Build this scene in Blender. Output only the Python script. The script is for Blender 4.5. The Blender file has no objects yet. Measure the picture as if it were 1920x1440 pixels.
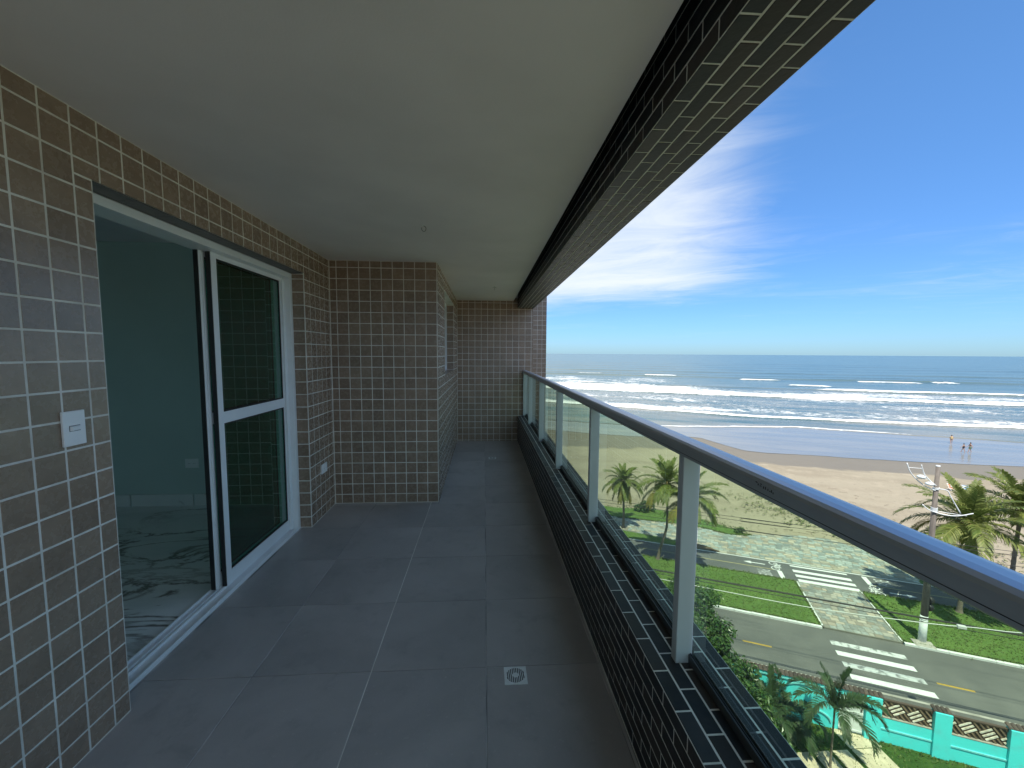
import bpy, math, random
import numpy as np
from mathutils import Vector, Matrix

S = bpy.context.scene
COL = S.collection
rnd = random.Random(7)
PI = math.pi

# ------------------------------------------------------------------ camera, sky, sun, exposure
CZ = 1.425                     # eye height above the balcony floor
GZ = -15.575                   # street level
FPX, CX, CY = 770.81, -4.64, 5.44
YAW, PIT, ROL = 0.0617, -0.0818, 0.0062


def cam_axes():
    cy, sy = math.cos(YAW), math.sin(YAW)
    f = np.array([sy * math.cos(PIT), cy * math.cos(PIT), math.sin(PIT)])
    r = np.array([cy, -sy, 0.0])
    u = np.cross(r, f)
    return math.cos(ROL) * r + math.sin(ROL) * u, -math.sin(ROL) * r + math.cos(ROL) * u, f


CR, CU, CF = cam_axes()
cd = bpy.data.cameras.new('camera')
cam = bpy.data.objects.new('camera', cd)
COL.objects.link(cam)
cd.sensor_width = 36.0
cd.lens = FPX / 1920 * 36
cd.shift_x = -CX / 1920
cd.shift_y = CY / 1920
cd.clip_start, cd.clip_end = 0.05, 60000
m = Matrix.Identity(4)
for i in range(3):
    m[i][0], m[i][1], m[i][2] = CR[i], CU[i], -CF[i]
m[2][3] = CZ
cam.matrix_world = m
S.camera = cam


def project(P):
    """world points (n,3) -> pixels in the 1920x1440 frame, depth"""
    Q = np.asarray(P, float) - np.array([0, 0, CZ])
    d = Q @ CF
    d = np.where(np.abs(d) < 1e-6, 1e-6, d)
    return 960 + CX + FPX * (Q @ CR) / d, 720 + CY - FPX * (Q @ CU) / d, d


SUN_EL = math.radians(67)
SUN_DIR = Vector((-0.25 * math.cos(SUN_EL), -0.968 * math.cos(SUN_EL), math.sin(SUN_EL)))
SUN_STRENGTH, SKY_STRENGTH, EXPOSURE = 2.05, 0.099, 1.82

W = bpy.data.worlds.new('World')
S.world = W
W.use_nodes = True
nt = W.node_tree
nt.nodes.clear()


class G:
    """tiny node-graph helper"""

    def __init__(self, t):
        self.t = t

    def n(self, kind, **kw):
        nd = self.t.nodes.new(kind)
        for k, v in kw.items():
            if k.startswith('i_'):
                key = k[2:]
                nd.inputs[int(key) if key.isdigit() else key.replace('_', ' ')].default_value = v
            else:
                setattr(nd, k, v)
        return nd

    def l(self, a, b):
        self.t.links.new(a, b)

    def val(self, x, sock):
        if hasattr(x, 'is_linked') or hasattr(x, 'links'):
            self.l(x, sock)
        else:
            sock.default_value = x

    def math(self, op, a, b=0.0, c=None, clamp=False):
        nd = self.n('ShaderNodeMath', operation=op, use_clamp=clamp)
        self.val(a, nd.inputs[0])
        self.val(b, nd.inputs[1])
        if c is not None:
            self.val(c, nd.inputs[2])
        return nd.outputs[0]

    def smooth(self, x, a, b):
        nd = self.n('ShaderNodeMapRange', interpolation_type='SMOOTHSTEP')
        self.val(x, nd.inputs[0])
        nd.inputs[1].default_value, nd.inputs[2].default_value = a, b
        return nd.outputs[0]

    def mix(self, f, a, b, mode='MIX'):
        nd = self.n('ShaderNodeMix', data_type='RGBA', blend_type=mode)
        self.val(f, nd.inputs[0])
        for x, s in ((a, nd.inputs[6]), (b, nd.inputs[7])):
            if isinstance(x, (tuple, list)):
                s.default_value = (*x[:3], 1)
            else:
                self.l(x, s)
        return nd.outputs[2]

    def noise(self, vec, scale, detail=4, rough=.55, dist=0.0):
        nd = self.n('ShaderNodeTexNoise', i_Scale=scale, i_Detail=detail, i_Roughness=rough, i_Distortion=dist)
        if vec is not None:
            self.l(vec, nd.inputs['Vector'])
        return nd.outputs['Fac']

    def mapping(self, vec, scale=(1, 1, 1), loc=(0, 0, 0), rot=(0, 0, 0)):
        nd = self.n('ShaderNodeMapping')
        self.l(vec, nd.inputs[0])
        nd.inputs['Location'].default_value = loc
        nd.inputs['Rotation'].default_value = rot
        nd.inputs['Scale'].default_value = scale
        return nd.outputs[0]


g = G(nt)
sky = g.n('ShaderNodeTexSky', sky_type='NISHITA', sun_disc=False, sun_elevation=SUN_EL,
          sun_rotation=math.atan2(SUN_DIR.x, SUN_DIR.y), air_density=1.0, dust_density=0.3, ozone_density=2.5, altitude=10)
tc = g.n('ShaderNodeTexCoord')
dirv = tc.outputs['Generated']
sep = g.n('ShaderNodeSeparateXYZ')
g.l(dirv, sep.inputs[0])
az = g.math('ARCTAN2', sep.outputs[0], sep.outputs[1])
el = g.math('ARCSINE', sep.outputs[2])
# thin cirrus drawn on a high plane over the sea
zz = g.math('MAXIMUM', g.math('ADD', sep.outputs[2], 0.06), 0.03)
cb = g.n('ShaderNodeCombineXYZ')
g.l(g.math('DIVIDE', sep.outputs[0], zz), cb.inputs[0])
g.l(g.math('DIVIDE', sep.outputs[1], zz), cb.inputs[1])
pl = g.mapping(cb.outputs[0], (1.0, 1.0, 1.0), (2.3, 0.4, 0), (0, 0, math.radians(28)))
pls = g.mapping(pl, (0.55, 1.05, 1.0))
big = g.noise(pls, 0.55, 3, .5, .4)
fine = g.noise(pls, 2.4, 9, .66, 1.0)
# the bank of cloud: thick towards the left of the sea, thinning to the right and upwards
edge = g.math('SUBTRACT', 0.70, g.math('ABSOLUTE', g.math('SUBTRACT', az, -0.02)))
bank = g.math('MULTIPLY', g.smooth(edge, -0.05, 0.30), g.math('MULTIPLY', g.smooth(el, 0.085, 0.17), g.math('SUBTRACT', 1.0, g.smooth(el, 0.30, 0.95))))
dens = g.math('ADD', g.math('MULTIPLY', big, 0.55), g.math('MULTIPLY', fine, 0.45))
cov = g.math('ADD', g.math('MULTIPLY', dens, 0.92), g.math('MULTIPLY', bank, 0.47))
away = g.smooth(g.math('ABSOLUTE', g.math('SUBTRACT', az, 0.75)), 0.40, 1.15)      # cloud added outside the view to brighten the balcony
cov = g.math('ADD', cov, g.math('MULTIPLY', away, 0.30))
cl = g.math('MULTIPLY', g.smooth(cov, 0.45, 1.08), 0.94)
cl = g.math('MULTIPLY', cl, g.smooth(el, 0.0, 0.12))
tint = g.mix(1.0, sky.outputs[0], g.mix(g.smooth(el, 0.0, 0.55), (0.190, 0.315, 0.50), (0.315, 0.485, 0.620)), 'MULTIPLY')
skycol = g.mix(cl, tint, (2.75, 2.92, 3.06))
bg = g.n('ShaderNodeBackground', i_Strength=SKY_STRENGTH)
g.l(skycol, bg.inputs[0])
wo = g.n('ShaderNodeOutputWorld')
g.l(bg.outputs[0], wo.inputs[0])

sl = bpy.data.lights.new('sun', 'SUN')
sl.energy, sl.angle, sl.color = SUN_STRENGTH, math.radians(0.53), (1.0, 0.93, 0.82)
so = bpy.data.objects.new('sun', sl)
COL.objects.link(so)
so.rotation_euler = SUN_DIR.to_track_quat('Z', 'Y').to_euler()
so.location = (0, 0, 40)
V = S.view_settings
V.view_transform, V.look, V.exposure, V.gamma, V.use_curve_mapping = 'Standard', 'None', EXPOSURE, 1.0, False
S.cycles.max_bounces, S.cycles.diffuse_bounces, S.cycles.glossy_bounces = 10, 5, 5
S.cycles.transparent_max_bounces, S.cycles.transmission_bounces = 16, 8
S.cycles.use_denoising = True
S.cycles.sample_clamp_indirect = 8


# ------------------------------------------------------------------ materials
def new_mat(name):
    mt = bpy.data.materials.new(name)
    mt.use_nodes = True
    t = mt.node_tree
    t.nodes.clear()
    gg = G(t)
    out = gg.n('ShaderNodeOutputMaterial')
    return mt, gg, out


def M(name, c, rough=.6, c2=None, scale=5.0, detail=4, bump=0.0, bscale=None, metal=0.0, spec=.5, rand=0.0,
      stretch=None, lo=.35, hi=.65, rand2=None, coat=0.0, rvar=0.0, sub=None):
    mt, gg, out = new_mat(name)
    p = gg.n('ShaderNodeBsdfPrincipled', i_Roughness=rough, i_Metallic=metal)
    p.inputs['Specular IOR Level'].default_value = spec
    p.inputs['Coat Weight'].default_value = coat
    co = gg.n('ShaderNodeTexCoord').outputs['Object']
    va = gg.n('ShaderNodeVectorMath', operation='ADD')        # alike pieces do not share one pattern
    gg.l(co, va.inputs[0])
    gg.l(gg.n('ShaderNodeObjectInfo').outputs['Location'], va.inputs[1])
    co = va.outputs[0]
    if stretch:
        co = gg.mapping(co, stretch)
    col = None
    if c2 is not None:
        nz = gg.noise(co, scale, detail)
        col = gg.mix(gg.smooth(nz, lo, hi), c, c2)
    if rand > 0 or rand2:
        oi = gg.n('ShaderNodeObjectInfo').outputs['Random']
        geo = gg.n('ShaderNodeNewGeometry').outputs['Random Per Island']
        rr = gg.math('FRACT', gg.math('ADD', oi, gg.math('MULTIPLY', geo, 7.31)))
        if col is None:
            col = gg.mix(0.0, c, c)
        if rand2:
            col = gg.mix(gg.smooth(rr, .35, .9), col, rand2)
        hs = gg.n('ShaderNodeHueSaturation')
        gg.l(col, hs.inputs['Color'])
        r2 = gg.math('FRACT', gg.math('MULTIPLY', rr, 13.7))
        gg.l(gg.math('ADD', 1 - rand, gg.math('MULTIPLY', r2, 2 * rand)), hs.inputs['Value'])
        col = hs.outputs[0]
    if col is None:
        p.inputs['Base Color'].default_value = (*c, 1)
    else:
        gg.l(col, p.inputs['Base Color'])
    if rvar > 0:
        nr = gg.noise(co, (bscale or scale) * .7, 3)
        gg.l(gg.math('ADD', rough - rvar, gg.math('MULTIPLY', nr, 2 * rvar)), p.inputs['Roughness'])
    if bump > 0:
        nb = gg.noise(co, bscale or scale * 3, 5)
        b = gg.n('ShaderNodeBump', i_Strength=1.0, i_Distance=bump)
        gg.l(nb, b.inputs['Height'])
        gg.l(b.outputs[0], p.inputs['Normal'])
    gg.l(p.outputs[0], out.inputs[0])
    return mt


def glass_mat(name, tint, rough=0.0, ior=1.5, film=0.0):
    """clear sheet glass: tinted straight-through light plus Fresnel mirror"""
    mt, gg, out = new_mat(name)
    tr = gg.n('ShaderNodeBsdfTransparent')
    tr.inputs[0].default_value = (*tint, 1)
    gl = gg.n('ShaderNodeBsdfGlossy', i_Roughness=rough)
    fr = gg.n('ShaderNodeFresnel', i_IOR=ior)
    mx = gg.n('ShaderNodeMixShader')
    bf = gg.n('ShaderNodeNewGeometry').outputs['Backfacing']
    gg.l(gg.math('MULTIPLY', gg.math('MULTIPLY', fr.outputs[0], 1.6, clamp=True), gg.math('SUBTRACT', 1.0, bf)), mx.inputs[0])
    gg.l(tr.outputs[0], mx.inputs[1])
    gg.l(gl.outputs[0], mx.inputs[2])
    last = mx.outputs[0]
    if film:
        # thin salt and dust film on the pane
        co = gg.n('ShaderNodeTexCoord').outputs['Object']
        nz = gg.noise(gg.mapping(co, (1, 1.2, .7)), 2.2, 7, .68, .6)
        df = gg.n('ShaderNodeBsdfDiffuse')
        df.inputs[0].default_value = (.72, .80, .76, 1)
        m2 = gg.n('ShaderNodeMixShader')
        gg.l(gg.math('MULTIPLY', gg.smooth(nz, .30, .80), film), m2.inputs[0])
        gg.l(last, m2.inputs[1])
        gg.l(df.outputs[0], m2.inputs[2])
        last = m2.outputs[0]
    gg.l(last, out.inputs[0])
    return mt


MT = {}
MT['tile'] = M('brown_glazed_tile', (.335, .250, .186), .27, (.290, .212, .156), 7, rand=.11, bump=.0006, bscale=60, spec=.55, rvar=.05)
MT['grout'] = M('cream_grout', (.88, .86, .80), .85, (.70, .67, .61), 5, bump=.0006, bscale=160)
MT['brick'] = M('dark_glazed_brick', (.030, .034, .040), .42, (.038, .040, .043), 22, rand=.28, rand2=(.058, .050, .046), spec=.16, bump=.0008, bscale=70, rvar=.07)
MT['mortar'] = M('grey_mortar', (.86, .85, .80), .9, (.76, .74, .69), 25, bump=.0006, bscale=180)
MT['ceiling'] = M('matt_ceiling_paint', (.935, .875, .90), .9, (.82, .765, .79), 1.1, detail=9, lo=.30, hi=.75, bump=.0005, bscale=140)
MT['gap'] = M('dark_slab_grey', (.10, .10, .10), .9)  # even dark grey for the slab above the ceiling
MT['floortile'] = None
MT['floorgrout'] = M('floor_joint', (.60, .585, .57), .9, (.22, .215, .21), 3)
MT['postpaint'] = M('grey_coated_post', (.62, .68, .70), .38, (.58, .64, .66), 4)
MT['whitealu'] = M('white_coated_aluminium', (.90, .93, .95), .32, (.86, .89, .91), 6, spec=.5)
MT['greyalu'] = M('grey_anodised_aluminium', (.62, .65, .67), .42, (.57, .60, .62), 3, metal=.7, stretch=(8, .6, 8))
MT['blackrub'] = M('black_seal', (.012, .012, .013), .5)
MT['darkalu'] = M('dark_channel', (.09, .095, .095), .4, metal=.4)
MT['plastic'] = M('white_plastic', (.92, .93, .94), .35)
MT['drain'] = M('drain_plastic', (.86, .89, .88), .4, (.80, .83, .82), 60)
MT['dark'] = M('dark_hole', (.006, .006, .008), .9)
MT['steel'] = M('hook_steel', (.25, .24, .22), .4, metal=.8)
MT['soffit'] = M('soffit_slate', (.13, .125, .125), .45, (.10, .095, .095), 20, stretch=(1, 4, 1), rand=.08)
MT['roomwall'] = M('pale_room_paint', (.58, .70, .68), .8, (.55, .67, .65), 2)
MT['railglass'] = glass_mat('green_clear_glass', (.885, .985, .865), film=.075)
MT['doorglass'] = glass_mat('dark_green_glass', (.40, .68, .60), ior=1.6)
MT['roomglass'] = glass_mat('pale_green_glass', (.82, .97, .93))
MT['building'] = M('brown_render', (.20, .155, .125), .7, (.17, .13, .105), .6)
MT['concrete'] = M('concrete', (.36, .34, .31), .85, (.26, .245, .22), 2.5, bump=.004, bscale=20)
MT['polegrey'] = M('weathered_pole', (.17, .15, .13), .85, (.12, .105, .09), 3, stretch=(6, 6, .8), bump=.004, bscale=14)
MT['whitewash'] = M('whitewashed_concrete', (.70, .73, .74), .75, (.58, .61, .62), 3, bump=.003)
MT['black'] = M('black_sign_back', (.015, .015, .016), .45)
MT['cable'] = M('black_cable', (.018, .018, .018), .55)
MT['cablepale'] = M('pale_cable', (.50, .52, .50), .6)
MT['turq'] = M('turquoise_wall_paint', (.085, .72, .77), .62, (.12, .60, .65), 2.2, detail=8, bump=.004, bscale=14, lo=.45, hi=.8)
MT['turqlite'] = M('turquoise_trim_paint', (.20, .62, .66), .6, (.14, .54, .58), 5)
MT['gate'] = M('white_gate_paint', (.66, .70, .70), .5, (.58, .62, .62), 4)
MT['rooftile'] = M('weathered_roof_tile', (.085, .062, .052), .85, (.05, .04, .036), 9, rand=.3)
MT['litslat'] = M('sunlit_slat', (.76, .72, .66), .6, (.50, .43, .36), 8, rand=.1)  # cream tone paints the sun highlights onto the wooden slats
MT['shadeslat'] = M('shaded_slat', (.25, .175, .12), .65, (.17, .115, .08), 8, rand=.15)  # darker copy of the slat wood, painted as if in shade
MT['brownrail'] = M('brown_rail', (.075, .05, .036), .7)
MT['slab'] = M('sandstone_slab', (.52, .44, .32), .8, (.42, .36, .26), 3.5, detail=7, rand=.08, bump=.003, bscale=25)
MT['trunk'] = M('palm_trunk', (.20, .17, .135), .9, (.11, .092, .072), 3, stretch=(1.2, 1.2, 7), bump=.012, bscale=5)
MT['bark'] = M('tree_bark', (.12, .09, .065), .9, (.075, .058, .042), 6, bump=.01)
MT['husk'] = M('dry_husk', (.30, .20, .09), .85, (.20, .13, .06), 10)
MT['coconut'] = M('coconut', (.20, .15, .05), .5, (.14, .13, .04), 6)
MT['skin'] = M('skin', (.42, .24, .16), .55)
MT['hair'] = M('dark_hair', (.02, .014, .01), .5)
MT['swimdark'] = M('dark_swimwear', (.02, .022, .03), .6)
MT['swimgreen'] = M('green_shorts', (.10, .16, .10), .7)
MT['shirt'] = M('yellow_shirt', (.55, .42, .20), .7)
MT['orange'] = M('orange_canvas', (.70, .17, .04), .7)
MT['whitecanvas'] = M('white_canvas', (.75, .75, .74), .7)
MT['bluecanvas'] = M('blue_canvas', (.10, .22, .40), .6)
MT['lamp'] = M('lamp_lens', (.62, .68, .68), .25)
MT['scuff'] = M('black_scuff', (.006, .006, .007), .7)
MT['drywood'] = M('driftwood', (.20, .16, .12), .9)


def floor_mat():
    mt, gg, out = new_mat('grey_porcelain')
    va = gg.n('ShaderNodeVectorMath', operation='ADD')
    gg.l(gg.n('ShaderNodeTexCoord').outputs['Object'], va.inputs[0])
    oi = gg.n('ShaderNodeObjectInfo')
    gg.l(oi.outputs['Location'], va.inputs[1])
    co = va.outputs[0]
    n1 = gg.noise(co, 1.1, 7, .6, .4)
    n2 = gg.noise(co, 7.0, 8, .66, .3)
    n3 = gg.noise(co, 55, 4, .6)
    col = gg.mix(gg.smooth(n1, .32, .70), (.47, .445, .435), (.345, .33, .325))
    col = gg.mix(gg.math('MULTIPLY', gg.smooth(n2, .50, .78), .55), col, (.28, .27, .268))
    col = gg.mix(gg.math('MULTIPLY', gg.smooth(n3, .62, .74), .35), col, (.58, .56, .54))
    hs = gg.n('ShaderNodeHueSaturation')
    gg.l(col, hs.inputs['Color'])
    gg.l(gg.math('ADD', .955, gg.math('MULTIPLY', oi.outputs['Random'], .09)), hs.inputs['Value'])
    p = gg.n('ShaderNodeBsdfPrincipled')
    gg.l(hs.outputs[0], p.inputs['Base Color'])
    gg.l(gg.math('ADD', .24, gg.math('MULTIPLY', n2, .22)), p.inputs['Roughness'])
    b = gg.n('ShaderNodeBump', i_Strength=1.0, i_Distance=.0004)
    gg.l(n3, b.inputs['Height'])
    gg.l(b.outputs[0], p.inputs['Normal'])
    gg.l(p.outputs[0], out.inputs[0])
    return mt


MT['floortile'] = floor_mat()


def leaf_mat(name, c, c2, spec=.35, rough=.5, rand=.3, trans=.25):
    mt, gg, out = new_mat(name)
    oi = gg.n('ShaderNodeObjectInfo').outputs['Random']
    geo = gg.n('ShaderNodeNewGeometry').outputs['Random Per Island']
    rr = gg.math('FRACT', gg.math('ADD', oi, gg.math('MULTIPLY', geo, 5.7)))
    col = gg.mix(rr, c, c2)
    hs = gg.n('ShaderNodeHueSaturation')
    gg.l(col, hs.inputs['Color'])
    r2 = gg.math('FRACT', gg.math('MULTIPLY', rr, 17.3))
    gg.l(gg.math('ADD', 1 - rand, gg.math('MULTIPLY', r2, 2 * rand)), hs.inputs['Value'])
    p = gg.n('ShaderNodeBsdfPrincipled', i_Roughness=rough)
    p.inputs['Specular IOR Level'].default_value = spec
    gg.l(hs.outputs[0], p.inputs['Base Color'])
    tl = gg.n('ShaderNodeBsdfTranslucent')
    gg.l(hs.outputs[0], tl.inputs[0])
    mx = gg.n('ShaderNodeMixShader', i_0=trans)
    gg.l(p.outputs[0], mx.inputs[1])
    gg.l(tl.outputs[0], mx.inputs[2])
    gg.l(mx.outputs[0], out.inputs[0])
    return mt


MT['frond'] = leaf_mat('coconut_frond', (.095, .145, .030), (.190, .215, .058), trans=.38)
MT['frondyellow'] = leaf_mat('yellowing_frond', (.20, .17, .035), (.13, .15, .035))
MT['frondgarden'] = leaf_mat('garden_palm_frond', (.026, .062, .024), (.058, .092, .036))
MT['leafdark'] = leaf_mat('dark_glossy_leaf', (.020, .062, .014), (.062, .118, .024), spec=.5, rough=.35, trans=.2)
MT['grassblade'] = leaf_mat('grass_blade', (.085, .145, .035), (.15, .19, .065))
MT['leafdune'] = leaf_mat('dune_leaf', (.10, .13, .05), (.17, .17, .07))
MT['leafbush'] = leaf_mat('sea_grape_leaf', (.035, .085, .04), (.09, .14, .05))


# grounds -------------------------------------------------------------------------------------------
def ground_mat(name, layers, rough=.9, bump=.02, bscale=4.0, damp=None):
    """layers: base colour then (colour, scale, lo, hi) noise layers on object coordinates"""
    mt, gg, out = new_mat(name)
    p = gg.n('ShaderNodeBsdfPrincipled', i_Roughness=rough)
    p.inputs['Specular IOR Level'].default_value = .3
    co = gg.n('ShaderNodeTexCoord').outputs['Object']
    col = None
    for i, ly in enumerate(layers):
        if i == 0:
            col = gg.mix(0.0, ly, ly)
        else:
            c, sc, lo, hi = ly[:4]
            vec = gg.mapping(co, ly[4] if len(ly) > 4 else (1, 1, 1), (i * 3.7, i * 1.3, 0))
            col = gg.mix(gg.smooth(gg.noise(vec, sc, 6, .6), lo, hi), col, c)
    if damp:
        at = gg.n('ShaderNodeAttribute', attribute_name='damp').outputs['Fac']
        w = gg.smooth(gg.math('ADD', at, gg.math('MULTIPLY', gg.math('SUBTRACT', gg.noise(gg.mapping(co, (.35, 1.3, 1)), .9, 6, .62), .5), .9)), .30, .72)
        col = gg.mix(gg.math('MULTIPLY', w, .86), col, damp)
        gg.l(gg.math('SUBTRACT', rough, gg.math('MULTIPLY', w, .35)), p.inputs['Roughness'])
    gg.l(col, p.inputs['Base Color'])
    if bump:
        b = gg.n('ShaderNodeBump', i_Strength=1.0, i_Distance=bump)
        gg.l(gg.noise(co, bscale, 6, .65), b.inputs['Height'])
        gg.l(b.outputs[0], p.inputs['Normal'])
    gg.l(p.outputs[0], out.inputs[0])
    return mt


MT['grass'] = ground_mat('mown_grass', [(.075, .138, .030), ((.098, .165, .038), .55, .40, .70), ((.055, .108, .022), 1.8, .52, .78), ((.120, .172, .050), 4.0, .56, .78), ((.046, .090, .020), 9.0, .52, .70), ((.150, .175, .070), 2.6, .67, .80)], bump=.06, bscale=9)
MT['yardgrass'] = ground_mat('lush_lawn', [(0.032, 0.076, 0.011), ((0.060, 0.112, 0.018), .9, .42, .7), ((0.020, 0.052, 0.008), 5.0, .48, .72), ((0.088, 0.132, 0.032), 3.0, .58, .78)], bump=.08, bscale=12)
MT['asphalt'] = ground_mat('asphalt', [(0.098, 0.101, 0.098), ((0.128, 0.130, 0.123), .35, .40, .68), ((0.078, 0.081, 0.080), 1.3, .52, .75, (.15, 1.6, 1)), ((0.140, 0.141, 0.134), .9, .60, .76, (.08, 2.2, 1)), ((0.132, 0.132, 0.128), 30, .55, .75)], rough=.85, bump=.004, bscale=60)
MT['cycleasphalt'] = ground_mat('cycle_asphalt', [(0.092, 0.098, 0.099), ((0.120, 0.125, 0.123), .5, .40, .7), ((0.076, 0.081, 0.082), 2.0, .52, .78)], rough=.85, bump=.004, bscale=60)
MT['sidewalk'] = ground_mat('sidewalk_concrete', [(0.120, 0.118, 0.114), ((0.092, 0.090, 0.086), 1.1, .42, .7), ((0.152, 0.148, 0.140), 4, .6, .8)], bump=.004, bscale=30)
MT['sand'] = ground_mat('beach_sand', [(0.272, 0.242, 0.176), ((0.228, 0.198, 0.142), .10, .42, .62, (.5, 1.6, 1)), ((0.300, 0.264, 0.194), .5, .48, .72), ((0.188, 0.162, 0.120), 1.6, .57, .74), ((0.320, 0.284, 0.212), 3.2, .58, .74), ((0.208, 0.180, 0.132), 8.0, .56, .72)], bump=.06, bscale=2.2, damp=(.150, .134, .102))
MT['dampsand'] = ground_mat('damp_sand', [(0.160, 0.140, 0.106), ((0.204, 0.178, 0.132), .14, .40, .65, (.4, 1.8, 1)), ((0.132, 0.116, 0.088), .8, .5, .72, (.3, 1.8, 1)), ((0.232, 0.202, 0.148), .35, .55, .75)], rough=.7, bump=.02, bscale=1.5)
MT['stonebed'] = ground_mat('stone_joint_sand', [(0.160, 0.160, 0.136), ((0.216, 0.208, 0.176), 1.2, .45, .7)], bump=.01)
MT['earth'] = ground_mat('bare_earth', [(0.112, 0.080, 0.048), ((0.072, 0.068, 0.028), 1.5, .45, .65)], bump=.03)
MT['paint'] = ground_mat('worn_white_paint', [(0.592, 0.608, 0.608), ((0.480, 0.496, 0.496), 2.5, .50, .75), ((0.240, 0.248, 0.248), 6.0, .60, .76)], rough=.7, bump=.002, bscale=60)
MT['paintworn'] = ground_mat('very_worn_white_paint', [(0.496, 0.512, 0.512), ((0.160, 0.164, 0.164), 3.0, .46, .66), ((0.560, 0.576, 0.576), 9.0, .6, .8)], rough=.7, bump=.002, bscale=60)
MT['paintyellow'] = ground_mat('yellow_road_paint', [(0.496, 0.320, 0.056), ((0.320, 0.224, 0.080), 4.0, .55, .75)], rough=.7, bump=.002)
MT['paintyellowthin'] = ground_mat('faded_yellow_paint', [(.36, .32, .16), ((.18, .17, .12), 2.0, .48, .7)], rough=.7, bump=.002)
MT['stone'] = M('green_grey_stone', (.180, .200, .192), .75, (.25, .265, .245), 6, rand=.32, rand2=(.29, .255, .205), bump=.004, bscale=18)
MT['stoneprom'] = M('pale_green_stone', (.200, .245, .238), .75, (.27, .295, .278), 3, rand=.30, rand2=(.31, .28, .22), bump=.004, bscale=18)


def marble():
    mt, gg, out = new_mat('veined_marble')
    co = gg.n('ShaderNodeTexCoord').outputs['Object']
    v = gg.mapping(co, (.55, 1.7, 1), (0, 0, 0), (0, 0, .25))
    a = gg.noise(v, 1.25, 8, .62, 1.4)
    ridge = gg.math('ABSOLUTE', gg.math('SUBTRACT', a, .5))
    vein = gg.math('SUBTRACT', 1.0, gg.smooth(ridge, .0, .035))
    sel = gg.smooth(gg.noise(v, .7, 2), .45, .62)
    p = gg.n('ShaderNodeBsdfPrincipled', i_Roughness=.08)
    cloud = gg.mix(gg.smooth(gg.noise(v, 2.2, 5), .4, .75), (.82, .84, .84), (.66, .70, .70))
    gg.l(gg.mix(gg.math('MULTIPLY', vein, sel), cloud, (.20, .185, .165)), p.inputs['Base Color'])
    gg.l(p.outputs[0], out.inputs[0])
    return mt


MT['marble'] = marble()


def sea_mat():
    mt, gg, out = new_mat('sea_water')
    co = gg.n('ShaderNodeTexCoord').outputs['Object']
    at = gg.n('ShaderNodeAttribute', attribute_name='foam').outputs['Fac']
    sh = gg.n('ShaderNodeAttribute', attribute_name='shoal').outputs['Fac']
    f1 = gg.noise(gg.mapping(co, (.55, 1.0, 1)), .55, 8, .68, .9)
    f2 = gg.noise(gg.mapping(co, (.45, 1.1, 1)), 1.7, 6, .66, 1.2)
    lace = gg.math('ADD', gg.math('MULTIPLY', f1, .55), gg.math('MULTIPLY', f2, .45))
    thr = gg.math('ADD', gg.math('SUBTRACT', at, .5), gg.math('MULTIPLY', gg.math('SUBTRACT', lace, .5), 2.3))
    foam = gg.smooth(thr, -.02, .22)
    foam = gg.math('MULTIPLY', foam, gg.smooth(at, .02, .2))
    base = gg.mix(sh, (.085, .130, .118), (.200, .200, .165))
    b2 = gg.mix(gg.smooth(gg.noise(gg.mapping(co, (.10, .5, 1)), .22, 4), .38, .66), base, (.055, .100, .096))
    col = gg.mix(foam, b2, (.80, .82, .82))
    p = gg.n('ShaderNodeBsdfPrincipled', i_IOR=1.333)
    p.inputs['Specular IOR Level'].default_value = .38
    gg.l(col, p.inputs['Base Color'])
    gg.l(gg.math('ADD', .22, gg.math('MULTIPLY', foam, .6)), p.inputs['Roughness'])
    n1 = gg.noise(gg.mapping(co, (.5, 1.3, 1)), .9, 6, .6, .3)
    n2 = gg.noise(gg.mapping(co, (.12, .4, 1)), .35, 4, .55)
    h = gg.math('ADD', gg.math('MULTIPLY', n1, .35), gg.math('MULTIPLY', n2, .9))
    h = gg.math('ADD', h, gg.math('MULTIPLY', foam, .25))
    b = gg.n('ShaderNodeBump', i_Strength=.55, i_Distance=.55)
    gg.l(h, b.inputs['Height'])
    gg.l(b.outputs[0], p.inputs['Normal'])
    gg.l(p.outputs[0], out.inputs[0])
    return mt


MT['sea'] = sea_mat()


def film_mat():
    mt, gg, out = new_mat('wet_beach_film')
    co = gg.n('ShaderNodeTexCoord').outputs['Object']
    p = gg.n('ShaderNodeBsdfPrincipled', i_IOR=1.36)
    n0 = gg.noise(gg.mapping(co, (.12, .7, 1)), .35, 5, .6, .5)
    gg.l(gg.mix(gg.smooth(n0, .35, .68), (.165, .172, .162), (.220, .218, .195)), p.inputs['Base Color'])
    gg.l(gg.math('ADD', .10, gg.math('MULTIPLY', n0, .16)), p.inputs['Roughness'])
    b = gg.n('ShaderNodeBump', i_Strength=.35, i_Distance=.10)
    gg.l(gg.noise(gg.mapping(co, (.35, 1.4, 1)), .9, 5, .6), b.inputs['Height'])
    gg.l(b.outputs[0], p.inputs['Normal'])
    gg.l(p.outputs[0], out.inputs[0])
    return mt


MT['film'] = film_mat()


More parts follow.
